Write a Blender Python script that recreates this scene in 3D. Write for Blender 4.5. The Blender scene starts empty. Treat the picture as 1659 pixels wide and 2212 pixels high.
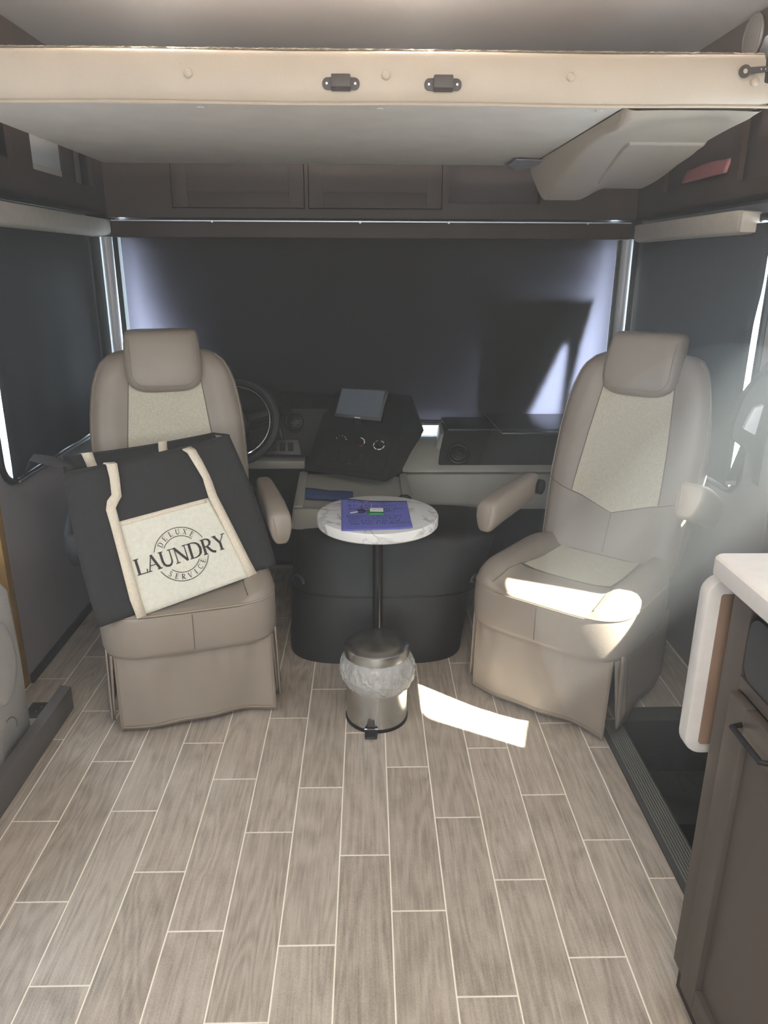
import bpy, bmesh, math, random
from mathutils import Vector, Matrix
random.seed(7)
S = bpy.context.scene
COL = S.collection
PI = math.pi

# ------------------------------------------------------------------ camera
CAM = Vector((0, 0, 1.45))
cam_d = bpy.data.cameras.new('camera'); cam = bpy.data.objects.new('camera', cam_d); COL.objects.link(cam)
R_ = Vector((0.999763, -0.02139, 0.004061)); U_ = Vector((0.002924, 0.316757, 0.948502)); F_ = Vector((0.021575, 0.948265, -0.316745))
m = Matrix((R_, U_, -F_)).transposed().to_4x4(); m.translation = CAM
cam.matrix_world = m
cam_d.sensor_fit = 'HORIZONTAL'; cam_d.sensor_width = 36; cam_d.lens = 36 * 1600 / 1659
cam_d.clip_start = 0.02
S.camera = cam

# ------------------------------------------------------------------ world, sun, lights, exposure
W = bpy.data.worlds.new('world'); S.world = W; W.use_nodes = True
bg = W.node_tree.nodes['Background']; bg.inputs[0].default_value = (0.74, 0.86, 1.0, 1); bg.inputs[1].default_value = 13.0
SUN_TO = Vector((-0.30, 0.17, -0.46))
sd = bpy.data.lights.new('sun', 'SUN'); sd.energy = 46; sd.angle = 0.009; sd.color = (1, 0.96, 0.88)
sun = bpy.data.objects.new('sun', sd); COL.objects.link(sun); sun.rotation_euler = SUN_TO.to_track_quat('-Z', 'Y').to_euler()

def area(name, loc, to, sx, sy, power, col):
    d = bpy.data.lights.new(name, 'AREA'); d.shape = 'RECTANGLE'; d.size = sx; d.size_y = sy; d.energy = power; d.color = col
    o = bpy.data.objects.new(name, d); COL.objects.link(o); o.location = loc
    o.rotation_euler = (Vector(to) - Vector(loc)).to_track_quat('-Z', 'Y').to_euler(); return o
# area lights standing in for living-area windows behind the photographer, and the warm ceiling lamps there
area('rear_window_light', (-0.2, -1.9, 1.35), (0, 2, 0.9), 1.8, 0.9, 44, (0.93, 0.96, 1.0))
area('slide_fill_light', (-1.78, 0.3, 1.30), (0.2, 1.2, 0.2), 1.0, 0.6, 16.0, (0.70, 0.84, 1.0))  # added cool fill from the left; no window is built behind it
area('ceiling_lamp_light', (0.25, 0.35, 2.12), (0.25, 0.75, 0.0), 1.0, 0.5, 17, (1.0, 0.91, 0.80))
S.view_settings.view_transform = 'Standard'; S.view_settings.look = 'None'
S.view_settings.exposure = 0.4; S.view_settings.gamma = 1.0; S.view_settings.use_curve_mapping = False

# ------------------------------------------------------------------ materials
def lin(c):
    out = []
    for x in c[:3]:
        x /= 255.0
        out.append(x / 12.92 if x <= 0.04045 else ((x + 0.055) / 1.055) ** 2.4)
    return tuple(out) + (1,)

def mat(name, col, rough=0.5, metal=0.0, bump=None, var=None, spec=0.5, sheen=0, coat=0):
    """col sRGB 0-255; bump=(scale,strength,detail); var=(scale, amount)"""
    M = bpy.data.materials.new(name); M.use_nodes = True
    nt = M.node_tree; b = nt.nodes['Principled BSDF']
    b.inputs['Base Color'].default_value = lin(col); b.inputs['Roughness'].default_value = rough
    b.inputs['Metallic'].default_value = metal; b.inputs['Specular IOR Level'].default_value = spec
    if sheen: b.inputs['Sheen Weight'].default_value = sheen
    if coat: b.inputs['Coat Weight'].default_value = coat
    tc = nt.nodes.new('ShaderNodeTexCoord')
    if bump:
        n = nt.nodes.new('ShaderNodeTexNoise'); n.inputs['Scale'].default_value = bump[0]; n.inputs['Detail'].default_value = bump[2] if len(bump) > 2 else 3
        nt.links.new(tc.outputs['Object'], n.inputs['Vector'])
        bp = nt.nodes.new('ShaderNodeBump'); bp.inputs['Strength'].default_value = bump[1]; bp.inputs['Distance'].default_value = 0.002
        nt.links.new(n.outputs['Fac'], bp.inputs['Height']); nt.links.new(bp.outputs['Normal'], b.inputs['Normal'])
    if var:
        n = nt.nodes.new('ShaderNodeTexNoise'); n.inputs['Scale'].default_value = var[0]; n.inputs['Detail'].default_value = 4
        nt.links.new(tc.outputs['Object'], n.inputs['Vector'])
        r = nt.nodes.new('ShaderNodeValToRGB'); a = var[1]
        c = lin(col); r.color_ramp.elements[0].position = 0.3; r.color_ramp.elements[1].position = 0.7
        r.color_ramp.elements[0].color = (c[0] * (1 - a), c[1] * (1 - a), c[2] * (1 - a), 1)
        r.color_ramp.elements[1].color = (min(1, c[0] * (1 + a)), min(1, c[1] * (1 + a)), min(1, c[2] * (1 + a)), 1)
        nt.links.new(n.outputs['Fac'], r.inputs['Fac']); nt.links.new(r.outputs['Color'], b.inputs['Base Color'])
    return M

def plank_mat():
    M = bpy.data.materials.new('wood_look_tile'); M.use_nodes = True; nt = M.node_tree; N = nt.nodes; L = nt.links
    b = N['Principled BSDF']; b.inputs['Roughness'].default_value = 0.38
    tc = N.new('ShaderNodeTexCoord'); oi = N.new('ShaderNodeObjectInfo')
    comb = N.new('ShaderNodeCombineXYZ')
    mu = N.new('ShaderNodeMath'); mu.operation = 'MULTIPLY'; mu.inputs[1].default_value = 37.0; L.new(oi.outputs['Random'], mu.inputs[0])
    L.new(mu.outputs[0], comb.inputs['X']); L.new(mu.outputs[0], comb.inputs['Z'])
    add = N.new('ShaderNodeVectorMath'); add.operation = 'ADD'; L.new(tc.outputs['Object'], add.inputs[0]); L.new(comb.outputs[0], add.inputs[1])
    mp = N.new('ShaderNodeMapping'); mp.inputs['Scale'].default_value = (1, 0.13, 1); L.new(add.outputs[0], mp.inputs['Vector'])
    # long cathedral figure
    n1 = N.new('ShaderNodeTexNoise'); n1.inputs['Scale'].default_value = 9; n1.inputs['Detail'].default_value = 2; n1.inputs['Distortion'].default_value = 0.7
    L.new(mp.outputs[0], n1.inputs['Vector'])
    sn = N.new('ShaderNodeMath'); sn.operation = 'MULTIPLY'; sn.inputs[1].default_value = 62; L.new(n1.outputs['Fac'], sn.inputs[0])
    si = N.new('ShaderNodeMath'); si.operation = 'SINE'; L.new(sn.outputs[0], si.inputs[0])
    # fine fibres
    mp2 = N.new('ShaderNodeMapping'); mp2.inputs['Scale'].default_value = (1, 0.05, 1); L.new(add.outputs[0], mp2.inputs['Vector'])
    n2 = N.new('ShaderNodeTexNoise'); n2.inputs['Scale'].default_value = 190; n2.inputs['Detail'].default_value = 5; L.new(mp2.outputs[0], n2.inputs['Vector'])
    n3 = N.new('ShaderNodeTexNoise'); n3.inputs['Scale'].default_value = 14; n3.inputs['Detail'].default_value = 4; L.new(add.outputs[0], n3.inputs['Vector'])
    n4 = N.new('ShaderNodeTexNoise'); n4.inputs['Scale'].default_value = 420; n4.inputs['Detail'].default_value = 3; L.new(add.outputs[0], n4.inputs['Vector'])
    def madd(a, k, c):
        q = N.new('ShaderNodeMath'); q.operation = 'MULTIPLY_ADD'; L.new(a, q.inputs[0]); q.inputs[1].default_value = k
        if isinstance(c, float): q.inputs[2].default_value = c
        else: L.new(c, q.inputs[2])
        return q.outputs[0]
    v = madd(si.outputs[0], 0.11, 0.37)
    v = madd(n2.outputs['Fac'], 0.85, v); v = madd(n3.outputs['Fac'], 0.45, v); v = madd(n4.outputs['Fac'], 0.8, v); v = madd(oi.outputs['Random'], 0.16, v)
    r = N.new('ShaderNodeValToRGB'); r.color_ramp.elements[0].position = 0.0; r.color_ramp.elements[1].position = 1.0
    s1 = madd(v, 1.0, -0.95)
    r.color_ramp.elements[0].color = lin((124, 111, 97)); r.color_ramp.elements[1].color = lin((200, 186, 169))
    e = r.color_ramp.elements.new(0.5); e.color = lin((168, 154, 138))
    L.new(s1, r.inputs['Fac']); L.new(r.outputs['Color'], b.inputs['Base Color'])
    bp = N.new('ShaderNodeBump'); bp.inputs['Strength'].default_value = 0.25; bp.inputs['Distance'].default_value = 0.001
    L.new(s1, bp.inputs['Height']); L.new(bp.outputs['Normal'], b.inputs['Normal'])
    return M

def marble_mat():
    M = bpy.data.materials.new('white_marble'); M.use_nodes = True; nt = M.node_tree; N = nt.nodes; L = nt.links
    b = N['Principled BSDF']; b.inputs['Roughness'].default_value = 0.3
    tc = N.new('ShaderNodeTexCoord')
    mp = N.new('ShaderNodeMapping'); mp.inputs['Rotation'].default_value = (0.3, 0.2, 0.6); L.new(tc.outputs['Object'], mp.inputs['Vector'])
    n = N.new('ShaderNodeTexNoise'); n.inputs['Scale'].default_value = 6; n.inputs['Detail'].default_value = 7; n.inputs['Distortion'].default_value = 1.3; L.new(mp.outputs[0], n.inputs['Vector'])
    a = N.new('ShaderNodeMath'); a.operation = 'SUBTRACT'; a.inputs[1].default_value = 0.5; L.new(n.outputs['Fac'], a.inputs[0])
    ab = N.new('ShaderNodeMath'); ab.operation = 'ABSOLUTE'; L.new(a.outputs[0], ab.inputs[0])
    n5 = N.new('ShaderNodeTexNoise'); n5.inputs['Scale'].default_value = 8; n5.inputs['Detail'].default_value = 2; L.new(tc.outputs['Object'], n5.inputs['Vector'])
    ma = N.new('ShaderNodeMath'); ma.operation = 'MULTIPLY_ADD'; ma.inputs[1].default_value = -0.10; ma.inputs[2].default_value = 0.036; L.new(n5.outputs['Fac'], ma.inputs[0])
    su = N.new('ShaderNodeMath'); su.operation = 'SUBTRACT'; L.new(ab.outputs[0], su.inputs[0]); L.new(ma.outputs[0], su.inputs[1])
    r = N.new('ShaderNodeValToRGB'); r.color_ramp.elements[0].position = 0.0; r.color_ramp.elements[0].color = lin((160, 155, 150))
    r.color_ramp.elements[1].position = 0.04; r.color_ramp.elements[1].color = lin((222, 219, 213))
    L.new(su.outputs[0], r.inputs['Fac']); L.new(r.outputs['Color'], b.inputs['Base Color'])
    return M

def shade_mat(name, k):
    M = bpy.data.materials.new(name); M.use_nodes = True; nt = M.node_tree; N = nt.nodes; L = nt.links
    N.remove(N['Principled BSDF']); out = N['Material Output']
    d = N.new('ShaderNodeBsdfPrincipled'); d.inputs['Base Color'].default_value = lin((32, 30, 30)); d.inputs['Roughness'].default_value = 0.75; d.inputs['Specular IOR Level'].default_value = 0.15
    t = N.new('ShaderNodeBsdfTranslucent'); t.inputs[0].default_value = (0.80, 0.76, 0.84, 1)
    tc = N.new('ShaderNodeTexCoord'); n = N.new('ShaderNodeTexNoise'); n.inputs['Scale'].default_value = 350; L.new(tc.outputs['Object'], n.inputs['Vector'])
    bp = N.new('ShaderNodeBump'); bp.inputs['Strength'].default_value = 0.15; bp.inputs['Distance'].default_value = 0.001
    L.new(n.outputs['Fac'], bp.inputs['Height']); L.new(bp.outputs[0], d.inputs['Normal'])
    mx = N.new('ShaderNodeMixShader'); mx.inputs[0].default_value = k
    L.new(d.outputs[0], mx.inputs[1]); L.new(t.outputs[0], mx.inputs[2]); L.new(mx.outputs[0], out.inputs[0])
    return M

def glass_mat():
    M = bpy.data.materials.new('window_glass'); M.use_nodes = True; nt = M.node_tree; N = nt.nodes; L = nt.links
    N.remove(N['Principled BSDF']); out = N['Material Output']
    t = N.new('ShaderNodeBsdfTransparent'); t.inputs[0].default_value = (0.93, 0.96, 0.96, 1)
    g = N.new('ShaderNodeBsdfGlossy'); g.inputs['Roughness'].default_value = 0.02
    mx = N.new('ShaderNodeMixShader'); mx.inputs[0].default_value = 0.06; L.new(t.outputs[0], mx.inputs[1]); L.new(g.outputs[0], mx.inputs[2]); L.new(mx.outputs[0], out.inputs[0])
    return M

def liner_mat():
    M = bpy.data.materials.new('clear_bin_liner'); M.use_nodes = True; nt = M.node_tree; N = nt.nodes; L = nt.links
    b = N['Principled BSDF']; out = N['Material Output']
    b.inputs['Base Color'].default_value = lin((225, 223, 217)); b.inputs['Roughness'].default_value = 0.10; b.inputs['Specular IOR Level'].default_value = 1.0
    tc = N.new('ShaderNodeTexCoord'); n = N.new('ShaderNodeTexNoise'); n.inputs['Scale'].default_value = 38; n.inputs['Detail'].default_value = 5; n.inputs['Distortion'].default_value = 1.6; L.new(tc.outputs['Object'], n.inputs['Vector'])
    bp = N.new('ShaderNodeBump'); bp.inputs['Strength'].default_value = 0.8; bp.inputs['Distance'].default_value = 0.006; L.new(n.outputs['Fac'], bp.inputs['Height']); L.new(bp.outputs[0], b.inputs['Normal'])
    t = N.new('ShaderNodeBsdfTransparent'); mx = N.new('ShaderNodeMixShader'); mx.inputs[0].default_value = 0.40
    L.new(t.outputs[0], mx.inputs[1]); L.new(b.outputs[0], mx.inputs[2]); L.new(mx.outputs[0], out.inputs[0])
    return M

def haze_mat(name, d):
    M = bpy.data.materials.new(name); M.use_nodes = True; nt = M.node_tree; N = nt.nodes
    N.remove(N['Principled BSDF']); v = N.new('ShaderNodeVolumeScatter'); v.inputs['Color'].default_value = (1.0, 0.985, 0.945, 1); v.inputs['Density'].default_value = d; v.inputs['Anisotropy'].default_value = 0.2
    nt.links.new(v.outputs[0], N['Material Output'].inputs['Volume']); return M

def emis(name, col, s):
    M = bpy.data.materials.new(name); M.use_nodes = True; b = M.node_tree.nodes['Principled BSDF']
    b.inputs['Base Color'].default_value = lin(col); b.inputs['Emission Color'].default_value = lin(col); b.inputs['Emission Strength'].default_value = s
    return M

MT = dict(
    plank=plank_mat(), grout=mat('cream_grout', (240, 230, 210), 0.9, bump=(300, 0.3)), marble=marble_mat(), shade=shade_mat('blackout_shade_fabric', 0.008), wshade=shade_mat('windshield_shade_fabric', 0.38), glass=glass_mat(), liner=liner_mat(),
    taupe=mat('taupe_vinyl', (146, 133, 119), 0.42, bump=(420, 0.18, 2), var=(5, 0.06)),
    piping=mat('taupe_piping', (148, 132, 113), 0.5, bump=(200, 0.2)),
    seam=mat('seam_thread', (110, 97, 84), 0.7, bump=(200, 0.2)),
    oat=mat('oatmeal_fabric', (198, 189, 166), 0.9, bump=(520, 0.6, 2), var=(180, 0.13)),
    blackvinyl=mat('black_vinyl', (25, 25, 25), 0.58, bump=(300, 0.25)),
    blackplastic=mat('black_plastic', (21, 21, 23), 0.42, bump=(500, 0.12), spec=0.35),
    darkpanel=mat('dash_panel_plastic', (26, 25, 23), 0.6, bump=(500, 0.25), spec=0.2),
    greydash=mat('grey_moulded_dash', (128, 124, 114), 0.55, bump=(420, 0.3)),
    wall=mat('grey_wall_vinyl', (146, 140, 140), 0.6, bump=(160, 0.2), var=(3, 0.06)),
    wood=mat('dark_cabinet_wood', (58, 45, 38), 0.5, bump=(60, 0.12), var=(8, 0.10), spec=0.25),
    woodin=mat('dark_cubby_lining', (62, 50, 48), 0.7, bump=(60, 0.15)),
    cabinet=mat('umber_cabinet_paint', (76, 67, 60), 0.45, bump=(60, 0.08), var=(6, 0.05)),
    ceiling=mat('padded_ceiling_vinyl', (196, 190, 187), 0.5, bump=(260, 0.35), var=(2.5, 0.05)),
    fascia=mat('beige_bunk_vinyl', (186, 170, 149), 0.5, bump=(140, 0.4), var=(7, 0.04)),
    fuzz=mat('beige_fleece', (118, 106, 90), 1.0, bump=(350, 1.0), var=(220, 0.2)),
    under=mat('grey_headliner_cloth', (196, 186, 174), 0.95, bump=(380, 0.4), var=(8, 0.05)),
    cover=mat('beige_textured_moulding', (180, 166, 149), 0.42, bump=(300, 0.4)),
    valance=mat('valance_cloth', (170, 160, 146), 0.95, bump=(420, 0.4), var=(40, 0.05)),
    alu=mat('brushed_aluminium', (190, 190, 194), 0.4, 1.0, bump=(90, 0.1)),
    pillar=mat('grey_pillar_trim', (176, 174, 174), 0.32, bump=(200, 0.1)),
    steel=mat('brushed_steel', (196, 195, 192), 0.27, 1.0, bump=(60, 0.06), var=(30, 0.05)),
    chrome=mat('chrome', (225, 225, 228), 0.08, 1.0, bump=(20, 0.02)),
    bag=mat('black_bag_canvas', (44, 42, 41), 0.85, bump=(420, 0.5), var=(60, 0.08)),
    cream=mat('cream_canvas', (226, 221, 202), 0.9, bump=(420, 0.6), var=(90, 0.05)),
    web=mat('natural_cotton_webbing', (226, 212, 188), 0.9, bump=(500, 0.6), var=(150, 0.07)),
    ink=mat('dark_print_ink', (58, 51, 52), 0.8, bump=(300, 0.1)),
    note=mat('periwinkle_paper', (102, 104, 178), 0.8, bump=(200, 0.1), var=(20, 0.03)),
    pen=mat('pen_ink', (42, 38, 84), 0.8, bump=(200, 0.1)),
    green=mat('green_plastic', (44, 120, 78), 0.35, bump=(100, 0.05)),
    white=mat('white_card', (232, 230, 224), 0.7, bump=(200, 0.1)),
    keyhead=mat('dark_blue_key_plastic', (48, 40, 82), 0.4, bump=(100, 0.1)),
    solid=mat('white_solid_surface', (190, 184, 177), 0.4, bump=(200, 0.08), var=(60, 0.03)),
    leafwood=mat('brown_wood_panel', (128, 104, 86), 0.5, bump=(80, 0.2), var=(14, 0.12)),
    jamb=mat('raw_yellow_wood', (150, 116, 54), 0.7, bump=(80, 0.3), var=(20, 0.12)),
    trimgrey=mat('grey_trim_paint', (96, 90, 86), 0.5, bump=(100, 0.1)),
    darktrim=mat('dark_brown_trim', (52, 42, 38), 0.6, bump=(100, 0.1)),
    sofa=mat('grey_leather', (176, 170, 162), 0.35, bump=(170, 0.5), var=(6, 0.05)),
    rubber=mat('ribbed_rubber', (66, 64, 60), 0.6, bump=(200, 0.2)),
    ribs=mat('grey_rubber_ribs', (124, 122, 114), 0.5, bump=(200, 0.2)),
    gloss=mat('gloss_dark_plastic', (52, 54, 64), 0.12, bump=(60, .02)),
    step=mat('dark_step_mat', (42, 41, 38), 0.8, bump=(300, 0.5)),
    blue=mat('dark_blue_cloth', (40, 56, 92), 0.9, bump=(300, 0.5)),
    screen=mat('dark_screen_glass', (58, 64, 72), 0.2, bump=(30, 0.01), coat=0.5),
    pink=mat('pink_foil_wrapper', (178, 112, 116), 0.3, 0.3, bump=(60, 0.9)),
    tape=mat('grey_tape', (150, 150, 158), 0.3, 0.2, bump=(50, 0.8)),
    bracket=mat('brown_bracket_plastic', (72, 63, 58), 0.5, bump=(200, 0.2)),
    pale=mat('pale_grey_panel', (178, 178, 176), 0.6, bump=(100, 0.1)),
    red=mat('red_insulation', (160, 40, 36), 0.5, bump=(100, 0.1)),
    marks=mat('pale_dial_print', (214, 210, 206), 0.5, bump=(100, 0.05)),
    outer=mat('light_blocker_fabric', (40, 42, 44), 0.9, bump=(100, 0.3)),  # dark fabric of the added light blockers
    haze=haze_mat('lens_glare_haze', 0.025), haze2=haze_mat('wide_lens_glare_haze', 0.07), haze3=haze_mat('dense_lens_glare_haze', 0.20),  # haze volumes that put lens glare into the scene
    lamp=emis('lamp_lens', (255, 226, 190), 6.0),
)

# ------------------------------------------------------------------ mesh builder
class MB:
    def __init__(s): s.v = []; s.f = []; s.nb = 0
    def add(s, v, f):
        b = len(s.v); s.v += [tuple(p) for p in v]; s.f += [tuple(i + b for i in q) for q in f]; return s
    def box(s, x0, x1, y0, y1, z0, z1):
        s.nb += 1
        v = [(x, y, z) for z in (z0, z1) for y in (y0, y1) for x in (x0, x1)]
        return s.add(v, [(0, 2, 3, 1), (4, 5, 7, 6), (0, 1, 5, 4), (2, 6, 7, 3), (0, 4, 6, 2), (1, 3, 7, 5)])
    def hexa(s, b, t):     # bottom quad, top quad (ccw from above)
        return s.add(list(b) + list(t), [(3, 2, 1, 0), (4, 5, 6, 7), (0, 1, 5, 4), (1, 2, 6, 5), (2, 3, 7, 6), (3, 0, 4, 7)])
    def prism(s, poly, off):
        n = len(poly); off = Vector(off); a = [Vector(p) for p in poly]; b = [p + off for p in a]
        return s.add(a + b, [tuple(range(n - 1, -1, -1)), tuple(range(n, 2 * n))] + [(i, (i + 1) % n, n + (i + 1) % n, n + i) for i in range(n)])
    def loft(s, rings, c0=True, c1=True):
        n = len(rings[0]); v = [p for r in rings for p in r]; f = []
        for k in range(len(rings) - 1):
            for i in range(n):
                f.append((k * n + i, k * n + (i + 1) % n, (k + 1) * n + (i + 1) % n, (k + 1) * n + i))
        if c0: f.append(tuple(range(n - 1, -1, -1)))
        if c1: f.append(tuple(range((len(rings) - 1) * n, len(rings) * n)))
        return s.add(v, f)
    def grid(s, fn, nu, nv):
        v = [fn(i / nu, j / nv) for j in range(nv + 1) for i in range(nu + 1)]
        return s.add(v, [(j * (nu + 1) + i, j * (nu + 1) + i + 1, (j + 1) * (nu + 1) + i + 1, (j + 1) * (nu + 1) + i) for j in range(nv) for i in range(nu)])
    def tube(s, path, r, n=8, closed=False, flat=None):
        P = [Vector(p) for p in path]; rings = []; N = len(P); prev = None
        for i in range(N):
            if closed: t = P[(i + 1) % N] - P[i - 1]
            else: t = P[min(i + 1, N - 1)] - P[max(i - 1, 0)]
            t.normalize()
            if prev is None:
                a = Vector((0, 0, 1)) if abs(t.z) < 0.9 else Vector((1, 0, 0)); u = t.cross(a).normalized()
            else: u = (prev - t * prev.dot(t)).normalized()
            prev = u; w = t.cross(u)
            rr = r if not isinstance(r, (list, tuple)) else r[i]
            rings.append([P[i] + (u * math.cos(k * 2 * PI / n) + w * math.sin(k * 2 * PI / n)) * rr for k in range(n)])
        if closed: rings.append(rings[0]); return s.loft(rings, False, False)
        return s.loft(rings)
    def lathe(s, prof, c=(0, 0, 0), n=40, cap=True):
        return s.loft([[(c[0] + r * math.cos(2 * PI * k / n), c[1] + r * math.sin(2 * PI * k / n), c[2] + z) for k in range(n)] for r, z in prof], cap, cap)
    def disc(s, c, nrm, r, t, n=20):
        c = Vector(c); nrm = Vector(nrm).normalized(); a = Vector((0, 0, 1)) if abs(nrm.z) < 0.9 else Vector((1, 0, 0))
        u = nrm.cross(a).normalized(); w = nrm.cross(u)
        rg = lambda rr, h: [c + nrm * h + (u * math.cos(2 * PI * k / n) + w * math.sin(2 * PI * k / n)) * rr for k in range(n)]
        return s.loft([rg(r, 0), rg(r, t * 0.7), rg(r * 0.85, t)])
    def strip(s, pts, wid, m, th=None):     # flat ribbon in (u,v) mapped by m
        n = len(pts); L = []; Rr = []
        for i, p in enumerate(pts):
            a = pts[max(i - 1, 0)]; b = pts[min(i + 1, n - 1)]
            dx, dy = b[0] - a[0], b[1] - a[1]; l = math.hypot(dx, dy) or 1
            w = (wid[i] if isinstance(wid, (list, tuple)) else wid) / 2
            L.append((p[0] - dy / l * w, p[1] + dx / l * w)); Rr.append((p[0] + dy / l * w, p[1] - dx / l * w))
        v = [m(*q) for q in L] + [m(*q) for q in Rr]
        return s.add(v, [(i, n + i, n + i + 1, i + 1) for i in range(n - 1)])

def wm(o):
    if o is None: return Matrix()
    l = Matrix.LocRotScale(o.location, o.rotation_euler, None)
    return wm(o.parent) @ l if o.parent else l

def link(name, mb, material, parent=None, bevel=0, smooth=True, solid=0, subsurf=0, angle=35, world=False, bseg=2, fix=True):
    me = bpy.data.meshes.new(name); me.from_pydata(mb.v, [], mb.f)
    bm = bmesh.new(); bm.from_mesh(me)
    if mb.nb < 2: bmesh.ops.remove_doubles(bm, verts=bm.verts, dist=1e-6)
    if fix: bmesh.ops.recalc_face_normals(bm, faces=bm.faces)
    if bevel:
        ed = [e for e in bm.edges if len(e.link_faces) == 2 and e.calc_face_angle(0) > math.radians(30)]
        bmesh.ops.bevel(bm, geom=ed, offset=bevel, segments=bseg, profile=0.6, affect='EDGES', clamp_overlap=True)
    bm.to_mesh(me); bm.free()
    if smooth:
        me.polygons.foreach_set('use_smooth', [True] * len(me.polygons)); me.set_sharp_from_angle(angle=math.radians(angle))
    me.materials.append(material)
    o = bpy.data.objects.new(name, me); COL.objects.link(o)
    if parent is not None:
        o.parent = parent
        if world: me.transform(wm(parent).inverted())
    elif world == 'origin':
        c = [min(v.co[i] for v in me.vertices) for i in range(3)]; d = [max(v.co[i] for v in me.vertices) for i in range(3)]
        p = Vector(((c[0] + d[0]) / 2, (c[1] + d[1]) / 2, c[2])); me.transform(Matrix.Translation(-p)); o.location = p
    if solid:
        q = o.modifiers.new('solid', 'SOLIDIFY'); q.thickness = solid; q.offset = 0
    if subsurf:
        q = o.modifiers.new('sub', 'SUBSURF'); q.levels = subsurf; q.render_levels = subsurf
    return o

def tag(o, label, cat, group=None, kind=None):
    o['label'] = label; o['category'] = cat
    if group: o['group'] = group
    if kind: o['kind'] = kind
    return o
def thing(name, label, cat, loc=(0, 0, 0), rz=0, group=None, kind=None, rot=None):
    o = bpy.data.objects.new(name, None); COL.objects.link(o); o.empty_display_size = 0.05
    o.location = loc; o.rotation_euler = rot or (0, 0, rz)
    return tag(o, label, cat, group, kind)
def struct(name, mb, material, label, cat, **k):
    o = link(name, mb, material, world='origin', **k); return tag(o, label, cat, kind='structure')
def dup(root, loc, rz, label, group=None):
    r = root.copy(); COL.objects.link(r); r.location = loc; r.rotation_euler = (0, 0, rz); r['label'] = label
    for ch in list(root.children):
        c = ch.copy(); COL.objects.link(c); c.parent = r
        for g in list(ch.children):
            d = g.copy(); COL.objects.link(d); d.parent = c
    return r
def sgnpow(x, p): return math.copysign(abs(x) ** p, x)
def smooth(a, b, x):
    t = max(0, min(1, (x - a) / (b - a))); return t * t * (3 - 2 * t)
def lerp(a, b, t): return a + (b - a) * t
def rrect(x0, x1, y0, y1, r, n=6):
    pts = []
    for cx, cy, a0 in ((x1 - r, y1 - r, 0), (x0 + r, y1 - r, 90), (x0 + r, y0 + r, 180), (x1 - r, y0 + r, 270)):
        for k in range(n + 1):
            a = math.radians(a0 + 90 * k / n); pts.append((cx + r * math.cos(a), cy + r * math.sin(a)))
    return pts
def interp(tab, x):
    if x <= tab[0][0]: return tab[0][1]
    for (a, u), (b, v) in zip(tab, tab[1:]):
        if x <= b: return u + (v - u) * (x - a) / (b - a)
    return tab[-1][1]

def wall_with_hole(X0, X1, Y0, Y1, Z0, Z1, hy0, hy1, hz0, hz1, r, axis='x'):
    """panel in the YZ plane between X0 and X1 with a rounded hole"""
    mb = MB(); n = 8; hole = rrect(hy0, hy1, hz0, hz1, r, n); m_ = len(hole)
    # outer ring: project hole points on to the outer rectangle
    cy, cz = (hy0 + hy1) / 2, (hz0 + hz1) / 2
    outer = []
    for k, (y, z) in enumerate(hole):
        q = k // (n + 1); t = (k % (n + 1)) / n
        c = [(Y1, Z1), (Y0, Z1), (Y0, Z0), (Y1, Z0)][q]
        i = k % (n + 1)
        if i == n // 2: outer.append(c)
        else:
            first = i < n // 2
            # quadrants alternate which side comes first
            if q == 0: outer.append((Y1, z) if first else (y, Z1))
            if q == 1: outer.append((y, Z1) if first else (Y0, z))
            if q == 2: outer.append((Y0, z) if first else (y, Z0))
            if q == 3: outer.append((y, Z0) if first else (Y1, z))
    v = []
    for X in (X0, X1):
        v += [(X, y, z) for y, z in hole] + [(X, y, z) for y, z in outer]
    f = []
    N2 = 2 * m_
    for k in range(m_):
        j = (k + 1) % m_
        f.append((k, j, m_ + j, m_ + k)); f.append((N2 + k, N2 + m_ + k, N2 + m_ + j, N2 + j))
        f.append((k, N2 + k, N2 + j, j)); f.append((m_ + k, m_ + j, N2 + m_ + j, N2 + m_ + k))
    mb.add(v, f); return mb

# ================================================================== THE SETTING
ZC = 2.16
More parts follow.
